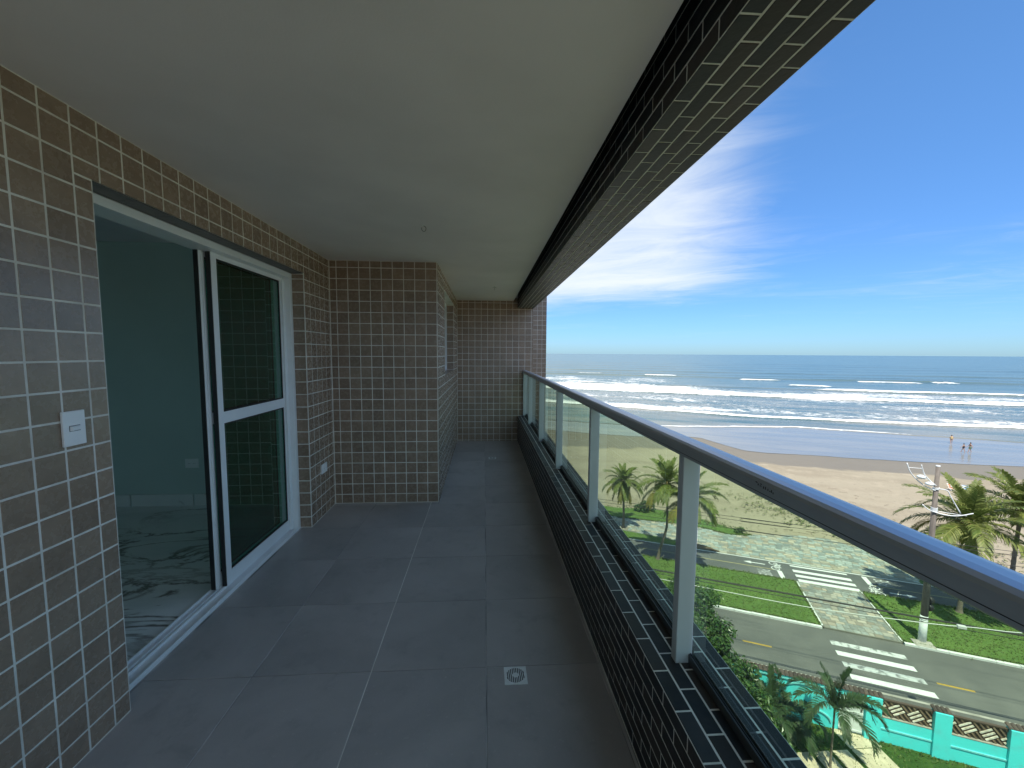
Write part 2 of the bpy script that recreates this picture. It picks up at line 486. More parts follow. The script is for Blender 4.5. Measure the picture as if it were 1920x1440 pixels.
# ------------------------------------------------------------------ mesh helpers
class MB:
    """collects faces, then becomes ONE mesh object"""

    def __init__(self):
        self.v, self.f, self.mi = [], [], []

    def add(self, vs, fs, mi=0):
        o = len(self.v)
        self.v += [tuple(map(float, p)) for p in vs]
        self.f += [tuple(i + o for i in f) for f in fs]
        self.mi += [mi] * len(fs)
        return self

    def box(self, a, b, mi=0):
        x0, y0, z0 = a
        x1, y1, z1 = b
        vs = [(x0, y0, z0), (x1, y0, z0), (x1, y1, z0), (x0, y1, z0), (x0, y0, z1), (x1, y0, z1), (x1, y1, z1), (x0, y1, z1)]
        return self.add(vs, [(3, 2, 1, 0), (4, 5, 6, 7), (0, 1, 5, 4), (1, 2, 6, 5), (2, 3, 7, 6), (3, 0, 4, 7)], mi)

    def quad(self, *p, mi=0):
        return self.add(p, [tuple(range(len(p)))], mi)

    def tube(self, pts, rad, n=8, mi=0, cap=True):
        pts = [Vector(p) for p in pts]
        if not hasattr(rad, '__len__'):
            rad = [rad] * len(pts)
        vs, fs = [], []
        for i, p in enumerate(pts):
            d = (pts[min(i + 1, len(pts) - 1)] - pts[max(i - 1, 0)]).normalized()
            a = d.orthogonal().normalized() if i == 0 else (a - d * a.dot(d)).normalized()
            b = d.cross(a)
            for k in range(n):
                t = 2 * PI * k / n
                vs.append(p + (a * math.cos(t) + b * math.sin(t)) * rad[i])
        for i in range(len(pts) - 1):
            for k in range(n):
                k2 = (k + 1) % n
                fs.append((i * n + k, i * n + k2, (i + 1) * n + k2, (i + 1) * n + k))
        if cap:
            fs.append(tuple(range(n - 1, -1, -1)))
            fs.append(tuple((len(pts) - 1) * n + k for k in range(n)))
        return self.add(vs, fs, mi)

    def prism(self, prof, axis, a, b, mi=0):
        """extrude a closed 2-D outline along axis 0/1/2 from a to b"""
        def pt(p, t):
            q = [p[0], p[1]]
            q.insert(axis, t)
            return tuple(q)
        n = len(prof)
        vs = [pt(p, a) for p in prof] + [pt(p, b) for p in prof]
        fs = [(i, (i + 1) % n, n + (i + 1) % n, n + i) for i in range(n)]
        fs += [tuple(range(n - 1, -1, -1)), tuple(range(n, 2 * n))]
        return self.add(vs, fs, mi)

    def mesh(self, name, mats, smooth=False):
        me = bpy.data.meshes.new(name)
        me.from_pydata(self.v, [], self.f)
        for mm in (mats if isinstance(mats, (list, tuple)) else [mats]):
            me.materials.append(mm)
        if any(self.mi):
            me.polygons.foreach_set('material_index', self.mi)
        if smooth:
            me.polygons.foreach_set('use_smooth', [True] * len(me.polygons))
        me.update()
        import bmesh
        bm = bmesh.new()
        bm.from_mesh(me)
        bmesh.ops.recalc_face_normals(bm, faces=bm.faces)
        bm.to_mesh(me)
        bm.free()
        return me

    def build(self, name, mats, parent=None, smooth=False, bevel=0, **props):
        return link(name, self.mesh(name, mats, smooth), parent, bevel=bevel, **props)


def link(name, data, parent=None, loc=None, rot=None, bevel=0, **props):
    o = bpy.data.objects.new(name, data)
    COL.objects.link(o)
    if parent is not None:
        o.parent = parent
    if loc is not None:
        o.location = loc
    if rot is not None:
        o.rotation_euler = rot
    if bevel:
        b = o.modifiers.new('edge', 'BEVEL')
        b.width, b.segments, b.limit_method = bevel, 2, 'ANGLE'
    for k, v in props.items():
        o[k] = v
    return o


def thing(name, label, cat, loc=(0, 0, 0), rz=0, group=None):
    o = link(name, None, loc=loc, rot=(0, 0, rz), label=label, category=cat)
    o.empty_display_size = .1
    if group:
        o['group'] = group
    return o


def tag(o, label, cat, group=None):
    o['label'], o['category'] = label, cat
    if group:
        o['group'] = group
    return o


AZ = math.radians(24)            # the street runs 24 degrees off the balcony
U2 = (math.cos(AZ), -math.sin(AZ))
V2 = (math.sin(AZ), math.cos(AZ))


def P(u, v, z=0.0):
    return (u * U2[0] + v * V2[0], u * U2[1] + v * V2[1], GZ + z)


def street(name, mb, mat, smooth=False, **props):
    """object whose local axes are u (along the street), v (towards the sea)"""
    return link(name, mb.mesh(name, mat, smooth), loc=(0, 0, GZ), rot=(0, 0, -AZ), **props)


# ---- tiles and bricks laid on a face ---------------------------------------------------------------
_cache = {}
TILT = .0028


def piece_mesh(kind, w, h, d, bev, mat):
    k = (kind, round(w, 3), round(h, 3))
    if k not in _cache:
        mb = MB()
        a, b = w / 2, h / 2
        vs = []
        for (ia, y) in ((0, 0), (0, -(d - bev)), (bev, -d)):
            vs += [(-a + ia, y, -b + ia), (a - ia, y, -b + ia), (a - ia, y, b - ia), (-a + ia, y, b - ia)]
        fs = []
        for r in (0, 4):
            for i in range(4):
                j = (i + 1) % 4
                fs.append((r + i, r + j, r + 4 + j, r + 4 + i))
        fs.append((8, 9, 10, 11))
        mb.add(vs, fs)
        _cache[k] = mb.mesh(kind, mat)
    return _cache[k]


def lay(parent, kind, pieces, mat, d, bev, limit=300, minpx=9.0):
    """pieces: (matrix in parent space, w, h). The ones that show largest become parts, the rest one part."""
    if not pieces:
        return
    bpy.context.view_layer.update()
    MW = Matrix.LocRotScale(parent.location, parent.rotation_euler, None)
    scored = []
    for (mx, w, h) in pieces:
        T = MW @ mx
        cs = [T @ Vector((sx * w / 2, -d, sz * h / 2)) for sx, sz in ((-1, -1), (1, -1), (1, 1), (-1, 1))]
        x, y, dd = project([tuple(c) for c in cs])
        if dd.min() < .1 or x.max() < 0 or x.min() > 1920 or y.max() < 0 or y.min() > 1440:
            scored.append(0.0)
            continue
        e = [math.hypot(x[i] - x[(i + 1) % 4], y[i] - y[(i + 1) % 4]) for i in range(4)]
        ar = abs(sum(x[i] * y[(i + 1) % 4] - x[(i + 1) % 4] * y[i] for i in range(4))) / 2
        scored.append(ar if ar / max(max(e), 1e-3) >= minpx * .5 and max(e) >= minpx else 0.0)
    order = sorted(range(len(pieces)), key=lambda i: -scored[i])
    singles = set(i for i in order[:limit] if scored[i] > 0)
    rest = MB()
    for i, (mx, w, h) in enumerate(pieces):
        me = piece_mesh(kind, w, h, d, bev, mat)
        if i in singles:
            o = bpy.data.objects.new(kind, me)
            COL.objects.link(o)
            o.parent = parent
            o.matrix_local = mx @ Matrix.Rotation(rnd.gauss(0, TILT), 4, 'X') @ Matrix.Rotation(rnd.gauss(0, TILT), 4, 'Z')
        else:
            rest.add([mx @ v.co for v in me.vertices], [tuple(p.vertices) for p in me.polygons])
    if rest.v:
        rest.build(kind, mat, parent, kind='stuff')


def grid_pieces(x0, x1, z0, z1, gx, gz, p, gr, holes=()):
    """square tiles between grid lines gx+k*p, gz+k*p, cut at the borders and round the holes"""
    def cuts(a, b, g0):
        k = math.ceil((a - g0) / p - 1e-6)
        c = [a]
        while g0 + k * p < b - 1e-6:
            if g0 + k * p > a + 1e-6:
                c.append(g0 + k * p)
            k += 1
        return c + [b]
    out = []
    for i, (a, b) in enumerate(zip(cuts(x0, x1, gx)[:-1], cuts(x0, x1, gx)[1:])):
        for (c, d) in zip(cuts(z0, z1, gz)[:-1], cuts(z0, z1, gz)[1:]):
            rects = [(a, b, c, d)]
            for (hx0, hx1, hz0, hz1) in holes:
                nr = []
                for (ra, rb, rc, rd) in rects:
                    ix0, ix1, iz0, iz1 = max(ra, hx0), min(rb, hx1), max(rc, hz0), min(rd, hz1)
                    if ix0 >= ix1 - 1e-6 or iz0 >= iz1 - 1e-6:
                        nr.append((ra, rb, rc, rd))
                        continue
                    if rc < iz0 - 1e-6:
                        nr.append((ra, rb, rc, iz0))
                    if rd > iz1 + 1e-6:
                        nr.append((ra, rb, iz1, rd))
                    if ra < ix0 - 1e-6:
                        nr.append((ra, ix0, iz0, iz1))
                    if rb > ix1 + 1e-6:
                        nr.append((ix1, rb, iz0, iz1))
                rects = nr
            for (ra, rb, rc, rd) in rects:
                w, h = rb - ra - gr, rd - rc - gr
                if w > .008 and h > .008:
                    out.append((Matrix.Translation(((ra + rb) / 2, 0, (rc + rd) / 2)), w, h))
    return out


def bond_pieces(x0, x1, z0, z1, joint, L, H, gr, first=0, top=True):
    """running bond; courses counted from the top (or bottom) edge"""
    out = []
    n = 0
    while True:
        if top:
            b = z1 - n * H
            a = max(b - H, z0)
            if b - a < .012:
                break
        else:
            a = z0 + n * H
            b = min(a + H, z1)
            if b - a < .012:
                break
        off = joint + ((n + first) % 2) * L / 2
        k = math.floor((x0 - off) / L)
        while off + k * L < x1 - 1e-6:
            c, d = max(off + k * L, x0), min(off + (k + 1) * L, x1)
            if d - c > .015:
                out.append((Matrix.Translation(((c + d) / 2, 0, (a + b) / 2)), d - c - gr, b - a - gr))
            k += 1
        n += 1
    return out


def turned(pieces, mx):
    return [(mx @ p[0], p[1], p[2]) for p in pieces]


# ================================================================== THE BALCONY
def keep(o):
    """child built in world coordinates"""
    p = o.parent
    o.matrix_parent_inverse = Matrix.LocRotScale(p.location, p.rotation_euler, None).inverted()
    return o


def part(mb, name, mat, parent, **kw):
    return keep(mb.build(name, mat, parent, **kw))


RZ = lambda a: Matrix.Rotation(a, 4, 'Z')
TR = Matrix.Translation
FACE_UP = Matrix(((0, 0, -1, 0), (1, 0, 0, 0), (0, -1, 0, 0), (0, 0, 0, 1)))     # x->+Y  z->-X  normal +Z
FACE_DOWN = Matrix(((0, 0, 1, 0), (1, 0, 0, 0), (0, 1, 0, 0), (0, 0, 0, 1)))     # x->+Y  z->+X  normal -Z
XW, YP, XP, YF, HC = -1.399, 3.870, -0.430, 6.600, 2.25
DY0, DY1, DZ = 1.613, 3.340, 2.030
TP, TG, TD = 0.1, 0.0070, 0.0014
ROW0 = 2.188
YE = -2.02                      # unseen near end, left open behind a railing to admit sunlight

# shell of the apartment block: storeys below and above, cut short at the near end to let sun in
b = MB().box((-14, -3.2, GZ), (-1.62, 8.68, -.42)).box((-1.62, YE, GZ), (.66, 8.68, -.42)).box((-14, -3.2, 2.60), (-1.62, 8.68, 22)).box((-1.62, YE, 2.60), (.66, 8.68, 22))
b.box((-14, -3.2, -.42), (-5.36, 8.68, 2.60)).box((-5.36, 6.85, -.42), (.76, 8.68, 2.60))
tag(b.build('apartment_building', MT['building']), 'brown apartment block that carries the balcony above the street', 'building')

# floor
fl = MB().box((-1.60, YE, -.40), (.55, 6.85, -.003)).build('floor', MT['floorgrout'], kind='structure')
pcs = grid_pieces(YE, 6.598, -.538, 1.49, 1.7636, -.011, .514, .0040, holes=[(3.875, 6.7, .432, 2.0), (1.613, 3.34, 1.475, 1.6)])
lay(fl, 'tile', turned(pcs, TR((0, 0, -.003)) @ FACE_UP), MT['floortile'], .003, .0012)

keep(MB().box((-.5047, YE, -.0029), (-.5013, YP + .0, .0001)).build('grout_line', MT['grout'], fl))

# ceiling
MB().box((-1.60, YE, HC), (.465, 6.60, HC + .03)).build('ceiling', MT['ceiling'], kind='structure')
MB().box((-5.2, -3.2, 2.42), (-1.6, 6.85, 2.597)).box((-1.6, YE, 2.42), (.76, 6.85, 2.597)).build('ceiling_slab', MT['gap'], kind='structure')

# long wall with the sliding door
wl = MB().box((-3.2, 0, 0), (DY0, .20, 2.42)).box((DY0, 0, DZ + .004), (DY1, .20, 2.42)).box((DY1, 0, 0), (YP + .003, .20, 2.42))
wl = wl.build('tiled_wall', MT['grout'])
wl.location, wl.rotation_euler = (XW - TD, 0, 0), (0, 0, PI / 2)
tag(wl, 'long brown tiled wall around the white sliding door', 'wall')
pcs = grid_pieces(-3.0, YP - .002, .002, HC, 1.3448, ROW0, TP, TG, holes=[(DY0, DY1, 0, DZ)])
pcs += turned(grid_pieces(-.110, .003, .002, DZ - .004, .2, ROW0, TP, TG), TR((DY1 + .003 - .003, 0, 0)) @ RZ(-PI / 2))
lay(wl, 'tile', pcs, MT['tile'], TD, .0012)
for k in range(9):
    y0 = DY0 + .003 + k * .1915
    part(MB().box((XW - .088, y0, DZ - .002), (XW - .004, y0 + .1885, DZ + .003)), 'soffit_stone', MT['soffit'], wl)

# projecting pier: front
wp = MB().box((XW - .003, 0, 0), (XP - .003, .18, 2.42)).build('tiled_wall', MT['grout'])
wp.location = (0, YP + TD, 0)
tag(wp, 'brown tiled pier face squarely closing the balcony beyond the door', 'wall')
lay(wp, 'tile', grid_pieces(XW + .002, XP, .002, HC, -1.236, ROW0, TP, TG), MT['tile'], TD, .0012)

# projecting pier: side with the window
WY0, WY1, WZ0, WZ1 = 4.56, 5.90, 1.185, 2.10
ws = MB().box((YP + .185, 0, 0), (WY0, .16, 2.42)).box((WY1, 0, 0), (YF, .16, 2.42)).box((WY0, 0, 0), (WY1, .16, WZ0)).box((WY0, 0, WZ1), (WY1, .16, 2.42))
ws = ws.build('tiled_wall', MT['grout'])
ws.location, ws.rotation_euler = (XP - TD, 0, 0), (0, 0, PI / 2)
tag(ws, 'receding brown tiled wall holding the narrow window', 'wall')
pcs = grid_pieces(YP + .004, YF - .002, .002, HC, YP + .05, ROW0, TP, TG, holes=[(WY0, WY1, WZ0, WZ1)])
pcs += turned(grid_pieces(-.10, .003, WZ0 + .004, WZ1 - .003, .2, ROW0, TP, TG), TR((WY1, 0, 0)) @ RZ(-PI / 2))
lay(ws, 'tile', pcs, MT['tile'], TD, .0012)
part(MB().box((XP - .095, WY0 + .004, WZ0 - .004), (XP + .004, WY1 - .004, WZ0 + .003)), 'sill_tile', MT['tile'], ws)
wn = thing('window', 'narrow white framed window in the receding tiled wall', 'window', (XP - .12, 5.23, WZ0))
fx0, fx1 = XP - .150, XP - .100
part(MB().box((fx0, WY0 + .003, WZ0 + .006), (fx1, WY0 + .05, WZ1)).box((fx0, WY1 - .05, WZ0 + .006), (fx1, WY1 - .007, WZ1))
     .box((fx0, WY0 + .05, WZ0 + .006), (fx1, WY1 - .05, WZ0 + .06)).box((fx0, WY0 + .05, WZ1 - .05), (fx1, WY1 - .05, WZ1))
     .box((fx0, 5.205, WZ0 + .06), (fx1, 5.255, WZ1 - .05)), 'frame', MT['whitealu'], wn)
for a, c in ((WY0 + .05, 5.205), (5.255, WY1 - .05)):
    part(MB().box((XP - .128, a, WZ0 + .06), (XP - .122, c, WZ1 - .05)), 'pane', MT['doorglass'], wn)
MB().box((-1.21, YP + .19, .002), (XP - .32, YF - .01, 2.24)).build('dark_room_block', MT['dark'], kind='structure')  # near-black block stands in for the unlit room behind the window

# end wall
we = MB().box((XP - .003, 0, -.35), (.762, .20, 2.42)).build('tiled_wall', MT['grout'])
we.location = (0, YF + TD, 0)
tag(we, 'far brown tiled end wall where the railing stops', 'wall')
lay(we, 'tile', grid_pieces(XP + .002, .785, -.30, HC + .05, -.348, 2.218, TP, TG), MT['tile'], TD, .0012)

# wing of the building beyond the end wall
ww = MB().box((.55, 0, -12), (1.312, 1.6, 12)).build('tiled_wall', MT['grout'])
ww.location = (0, 8.70, 0)
tag(ww, 'slim brown tiled strip of building beyond the end wall beside the sea', 'wall')
lay(ww, 'tile', grid_pieces(.70, 1.315, -3.0, 3.6, 1.02, 1.417, TP, TG), MT['tile'], TD, .0012)
lay(ww, 'tile', turned(grid_pieces(0, 1.6, -3.0, 3.6, .04, 1.417, TP, TG), TR((1.312, 0, 0)) @ RZ(PI / 2)), MT['tile'], TD, .0012)

# unseen near end, made up: railed in glass and left open for more light
er = thing('balcony_railing', 'added railing across the made-up open near end behind the viewer', 'railing', (-.4, YE + .06, 0))
part(MB().box((-1.60, YE + .03, 1.108), (.6140, YE + .095, 1.155)), 'handrail', MT['greyalu'], er)
for x in (-1.56, -.50, .48):
    part(MB().box((x - .0275, YE + .045, .001), (x + .0275, YE + .08, 1.108)), 'post', MT['postpaint'], er)
for a, c in ((-1.53, -.53), (-.47, .45)):
    part(MB().box((a, YE + .058, .03), (c, YE + .066, 1.1075)), 'glass_pane', MT['railglass'], er)

# brick beam under the slab edge
BX0, BX1, BZ = .530, .786, 2.135
BL, BH, BG = .1495, .0512, .0064
bm_ = MB().box((BX0 + .0014, YE, BZ + .0014), (BX1 - .0014, YF - .001, 2.60)).build('brick_beam', MT['mortar'])
tag(bm_, 'dark brick beam running along the ceiling edge above the sea', 'beam')
pcs = turned(bond_pieces(YE, YF, BX0, BX1, .889, BL, BH, BG, top=False), TR((0, 0, BZ + .0014)) @ FACE_DOWN)
pcs += turned(bond_pieces(-YF, -YE, BZ, 2.40, -.965, BL, BH, BG, top=False), TR((BX0 + .0014, 0, 0)) @ RZ(-PI / 2))
lay(bm_, 'brick', pcs, MT['brick'], .0014, .0009)
lay(bm_, 'brick', turned(bond_pieces(YE, YF, BZ, 2.60, .9, BL, BH, BG, top=False), TR((BX1 - .0014, 0, 0)) @ RZ(PI / 2)), MT['brick'], .0014, .0009, limit=0)

# brick parapet
PX0, PX1, PZ = .540, .796, .415
pr_ = MB().box((PX0 + .0014, YE, -.42), (PX1 - .0014, YF - .001, PZ - .0014)).build('brick_parapet', MT['mortar'])
tag(pr_, 'low dark brick parapet under the glass railing', 'parapet')
pcs = turned(bond_pieces(YE, YF, -PX1, -PX0, .907, BL, BH, BG, top=True), TR((0, 0, PZ - .0014)) @ FACE_UP)
pcs += turned(bond_pieces(-YF, -YE, .001, PZ, -.982, BL, BH, BG, top=True), TR((PX0 + .0014, 0, 0)) @ RZ(-PI / 2))
lay(pr_, 'brick', pcs, MT['brick'], .0014, .0009)
lay(pr_, 'brick', turned(bond_pieces(YE, YF, -.42, PZ, .98, BL, BH, BG), TR((PX1 - .0014, 0, 0)) @ RZ(PI / 2)), MT['brick'], .0014, .0009, limit=0)

# glass railing
rl = thing('balcony_railing', 'grey metal railing with green glass panes on the brick parapet', 'railing', (.655, 1.8, PZ))
prof = [(.618, 1.108), (.680, 1.108), (.6835, 1.1115), (.6835, 1.141), (.681, 1.148), (.675, 1.1525), (.66, 1.1555), (.638, 1.1560), (.624, 1.1535), (.617, 1.148), (.6145, 1.141), (.6145, 1.1115)]
part(MB().prism(prof, 1, YE, YF - .004), 'handrail', MT['greyalu'], rl)
part(MB().box((.6142, YE, 1.1180), (.6146, YF - .004, 1.1192)), 'groove', MT['dark'], rl)
posts = [YE + .03] + [1.248 + 1.131 * k for k in range(-2, 5)] + [6.565]
for y in posts:
    part(MB().box((.626, y - .017, PZ + .001), (.681, y + .017, 1.108)), 'post', MT['postpaint'], rl, bevel=.0025)
for a, c in zip(posts[:-1], posts[1:]):
    part(MB().box((.668, a + .0175, PZ + .004), (.706, c - .0175, PZ + .010)).box((.668, a + .0175, PZ + .010), (.673, c - .0175, PZ + .033)).box((.701, a + .0175, PZ + .010), (.706, c - .0175, PZ + .033)), 'channel', MT['darkalu'], rl)
    part(MB().box((.6765, a + .008 + .0175, PZ + .012), (.6845, c - .008 - .0175, 1.1075)), 'glass_pane', MT['railglass'], rl)
    part(MB().box((.6735, a + .0175, PZ + .0105), (.676, c - .0175, PZ + .036)).box((.685, a + .0175, PZ + .0105), (.7005, c - .0175, PZ + .035)), 'gasket', MT['blackrub'], rl)
sm = MB()
for y, z, ly, lz in ((.872, 1.1385, .006, .0022), (.866, 1.135, .003, .004), (.857, 1.1385, .004, .002), (.858, 1.134, .005, .0016), (.848, 1.1335, .0022, .005), (.842, 1.134, .002, .006), (.834, 1.133, .0018, .004), (.828, 1.132, .003, .0018), (.823, 1.1335, .002, .006), (.818, 1.131, .0018, .004)):
    sm.box((.6139, y - ly / 2, z - lz / 2), (.6144, y + ly / 2, z + lz / 2))
part(sm, 'scuff_mark', MT['scuff'], rl)

# sliding door
sd = thing('sliding_door', 'white framed green glass sliding door standing half open', 'door', (-1.55, 2.48, 0))
part(MB().box((-1.618, DY0 + .002, 1.987), (-1.487, DY1 - .046, DZ - .004)).box((-1.618, DY1 - .046, .0), (-1.487, DY1 - .004, DZ - .004))
     .box((-1.618, DY0 + .002, .0), (-1.487, DY0 + .03, 1.987)), 'outer_frame', MT['whitealu'], sd, bevel=.002)
tk = MB().box((-1.618, DY0 + .03, -.002), (-1.487, DY1 - .046, .008))
for x in (-1.612, -1.573, -1.552, -1.493):
    tk.box((x - .003, DY0 + .03, .008), (x + .003, DY1 - .046, .022))
part(tk, 'track', MT['whitealu'], sd)
for (xa, xb, ya, yb) in ((-1.566, -1.537, 2.464, 3.293), (-1.606, -1.578, 2.425, 3.25)):
    pn = part(MB().box((xa, ya, .018), (xb, ya + .047, 1.986)).box((xa, yb - .047, .018), (xb, yb, 1.986)).box((xa, ya + .047, .018), (xb, yb - .047, .100))
              .box((xa, ya + .047, 1.0), (xb, yb - .047, 1.068)).box((xa, ya + .047, 1.957), (xb, yb - .047, 1.986)), 'panel', MT['whitealu'], sd, bevel=.002)
    for za, zb in ((.100, 1.0), (1.068, 1.957)):
        keep(MB().box((xa + .011, ya + .047, za), (xa + .017, yb - .047, zb)).build('pane', MT['doorglass'], pn))
        sl_ = MB()
        for (c, d, e, f) in ((ya + .047, ya + .055, za, zb), (yb - .055, yb - .047, za, zb), (ya + .055, yb - .055, za, za + .009), (ya + .055, yb - .055, zb - .009, zb)):
            sl_.box((xa + .017, c, e), (xb - .006, d, f))
        q = sl_.build('seal', MT['blackrub'], pn)
    part(MB().box((xa + .002, ya - .006, .022), (xb - .003, ya - .0005, 1.984)), 'brush_strip', MT['blackrub'], sd)
part(MB().box((-1.577, 2.440, .024), (-1.572, 2.452, 1.985)), 'interlock', MT['whitealu'], sd)
part(MB().box((-1.536, 3.255, .018), (-1.522, 3.293, 1.965)), 'pull_stile', MT['whitealu'], sd, bevel=.003)

# room behind the door
MB().box((-5.2, -3.0, -.40), (-1.603, 3.9, -.004)).build('room_floor', MT['marble'], kind='structure')
MB().box((-5.2, -3.2, 2.38), (-1.603, 3.9, 2.41)).build('room_ceiling', MT['ceiling'], kind='structure')
rw = MB().box((-5.2, 3.9, -.40), (-1.603, 4.05, 2.42)).build('room_wall', MT['roomwall'], kind='structure')
MB().box((-5.2, -3.2, -.40), (-1.603, -3.0, .85)).box((-5.2, -3.2, 2.12), (-1.603, -3.0, 2.42)).box((-5.2, -3.2, .85), (-4.75, -3.0, 2.12)).box((-2.05, -3.2, .85), (-1.603, -3.0, 2.12)).build('room_wall', MT['roomwall'], kind='structure')
w2 = thing('window', 'added unseen side window that lights the room behind the sliding door', 'window', (-3.4, -3.1, .85))  # made-up window, placed to let sunlight into the dim room
part(MB().box((-4.747, -3.13, .853), (-4.70, -3.07, 2.117)).box((-2.10, -3.13, .853), (-2.053, -3.07, 2.117)).box((-4.70, -3.13, .853), (-2.10, -3.07, .90)).box((-4.70, -3.13, 2.07), (-2.10, -3.07, 2.117)).box((-3.425, -3.13, .90), (-3.375, -3.07, 2.07)), 'frame', MT['whitealu'], w2)
for a, c in ((-4.70, -3.425), (-3.375, -2.10)):
    part(MB().box((a, -3.104, .90), (c, -3.097, 2.07)), 'pane', MT['roomglass'], w2)
MB().box((-5.35, -3.2, -.40), (-5.2, 3.9, 2.42)).build('room_wall', MT['roomwall'], kind='structure')
for a, c in ((-5.2, -3.25), (-3.235, -2.695), (-2.68, -1.605)):
    part(MB().box((a, 3.886, -.003), (c, 3.899, .105)), 'skirting_board', MT['marble'], rw)


# small things on the walls, floor and ceiling
def plate(name, label, cat, face, w, h, kind, group=None):
    """face: matrix, origin at plate centre on the wall, x along, -y out of the wall, z up"""
    t = thing(name, label, cat, face.to_translation(), face.to_euler().z, group)
    MB().box((-w / 2, -.009, -h / 2), (w / 2, -.0005, h / 2)).build('plate', MT['plastic'], t, bevel=.002)
    if kind == 'switch':
        MB().add([(-.017, -.0095, -.008), (.017, -.0095, -.008), (.017, -.0095, .008), (-.017, -.0095, .008), (-.016, -.0185, -.007), (.016, -.0125, -.007), (.016, -.0125, .007), (-.016, -.0185, .007)],
                 [(0, 1, 5, 4), (1, 2, 6, 5), (2, 3, 7, 6), (3, 0, 4, 7), (4, 5, 6, 7)]).build('rocker', MT['plastic'], t)
        MB().box((-.019, -.0094, -.010), (.019, -.0091, .010)).build('rocker_gap', MT['darkalu'], t)
    else:
        for x in (-.022, .022):
            s_ = MB().box((x - .014, -.0125, -.012), (x + .014, -.0091, .012)).build('socket', MT['plastic'], t, bevel=.002)
            hl = MB()
            for xx in (-.008, 0, .008):
                hl.tube([(x + xx, -.0126, 0), (x + xx, -.0130, 0)], .002, 6)
            hl.build('socket_hole', MT['dark'], s_)
    return t


FX = TR((XW, 1.4705, 1.162)) @ RZ(PI / 2)
plate('light_switch', 'white light switch on the tiles left of the sliding door', 'light switch', FX, .077, .118, 'switch')
plate('wall_outlet', 'white power outlet on the tiles between the door and the pier', 'outlet', TR((XW, 3.615, .416)) @ RZ(PI / 2), .118, .082, 'outlet')
plate('wall_outlet', 'outlet on the dim room wall seen through the open door', 'outlet', TR((-2.69, 3.9, .395)), .118, .085, 'outlet')
plate('wall_outlet', 'outlet on the dim room wall half hidden by the door stile', 'outlet', TR((-2.50, 3.9, .395)), .09, .085, 'outlet')


def floor_drain(loc, label):
    t = thing('floor_drain', label, 'drain', loc, 0, 'floor drains')
    r = .050
    MB().box((-r, -r, .0002), (r, r, .0022)).build('plate', MT['drain'], t)
    n = 40
    R0 = .041
    MB().quad(*[(R0 * math.cos(2 * PI * k / n), R0 * math.sin(2 * PI * k / n), .0026) for k in range(n)]).build('grille_opening', MT['dark'], t)
    gr = MB()
    for k in range(-5, 6):
        x = k * .0078
        h = math.sqrt(max(R0 ** 2 - x * x, 0)) - .0005
        if h > .004:
            sk = .006
            pts = []
            for s in range(9):
                y = -h + 2 * h * s / 8
                pts.append((x + sk * (y / R0) * .6 - .004 * math.sin(y / R0 * 1.6), y))
            for (x0, y0), (x1, y1) in zip(pts[:-1], pts[1:]):
                gr.quad((x0 - .0019, y0, .0031), (x0 + .0019, y0, .0031), (x1 + .0019, y1, .0031), (x1 - .0019, y1, .0031))
    gr.quad(*[(.014 * math.cos(2 * PI * k / 20), .014 * math.sin(2 * PI * k / 20), .0034) for k in range(20)])
    gr.build('grille', MT['drain'], t)
    return t


floor_drain((.140, 1.707, 0), 'nearer round slotted drain in a white square on the grey floor')
floor_drain((.111, 5.50, 0), 'small far drain on the floor near the end wall')


def ceiling_hook(loc, label, rz, wires):
    t = thing('ceiling_hook', label, 'hook', loc, rz, 'hooks on the balcony ceiling')
    MB().tube([(0, 0, 0), (0, 0, -.004)], .011, 12).build('rose', MT['plastic'], t)
    c = MB()
    if wires:
        c.tube([(0, 0, -.003), (.004, 0, -.02), (-.002, .003, -.048)], .0016, 6)
        c.tube([(0, 0, -.003), (-.010, 0, -.012), (-.022, 0, -.014)], .0016, 6)
        c.tube([(0, 0, -.003), (.012, 0, -.010), (.024, 0, -.018)], .0014, 6)
        c.build('wire', MT['steel'], t)
    else:
        c.tube([(0, 0, -.003), (.001, 0, -.008)] + [(.014 * math.sin(a), 0, -.024 - .017 * -math.cos(a)) for a in np.linspace(.0, 5.2, 14)], .0022, 6)
        c.build('hook', MT['steel'], t, smooth=True)
    return t


ceiling_hook((-.392, 2.77, HC), 'small open metal hook in the middle of the balcony ceiling', .1, False)
ceiling_hook((.125, 5.19, HC), 'small wire stub in the ceiling near the end wall', .1, True)


# ================================================================== THE STREET, BEACH AND SEA
nrng = np.random.default_rng(11)


def vnoise(x, y, seed=0):
    """smooth value noise 0..1 on numpy arrays"""
    xi, yi = np.floor(x).astype(np.int64), np.floor(y).astype(np.int64)
    fx, fy = x - xi, y - yi
    fx, fy = fx * fx * (3 - 2 * fx), fy * fy * (3 - 2 * fy)

    def h(a, b):
        n = (a * 374761393 + b * 668265263 + seed * 974711) & 0x7fffffff
        n = ((n ^ (n >> 13)) * 1274126177) & 0x7fffffff
        return ((n ^ (n >> 16)) & 0xffff) / 65535.0
    return (h(xi, yi) * (1 - fx) + h(xi + 1, yi) * fx) * (1 - fy) + (h(xi, yi + 1) * (1 - fx) + h(xi + 1, yi + 1) * fx) * fy


def fbm(x, y, seed=0, o=4):
    s, a, t = 0, .5, 0
    for k in range(o):
        s = s + a * vnoise(x * 2 ** k, y * 2 ** k, seed + k)
        t += a
        a *= .55
    return s / t


def sheet(name, pts, z, mat, **kw):
    mb = MB().quad(*[(u, v, z) for u, v in pts])
    return street(name, mb, mat, **kw)


def strip(us, lo, hi, z, mb=None):
    mb = mb or MB()
    for i in range(len(us) - 1):
        mb.quad((us[i], lo[i], z), (us[i + 1], lo[i + 1], z), (us[i + 1], hi[i + 1], z), (us[i], hi[i], z))
    return mb


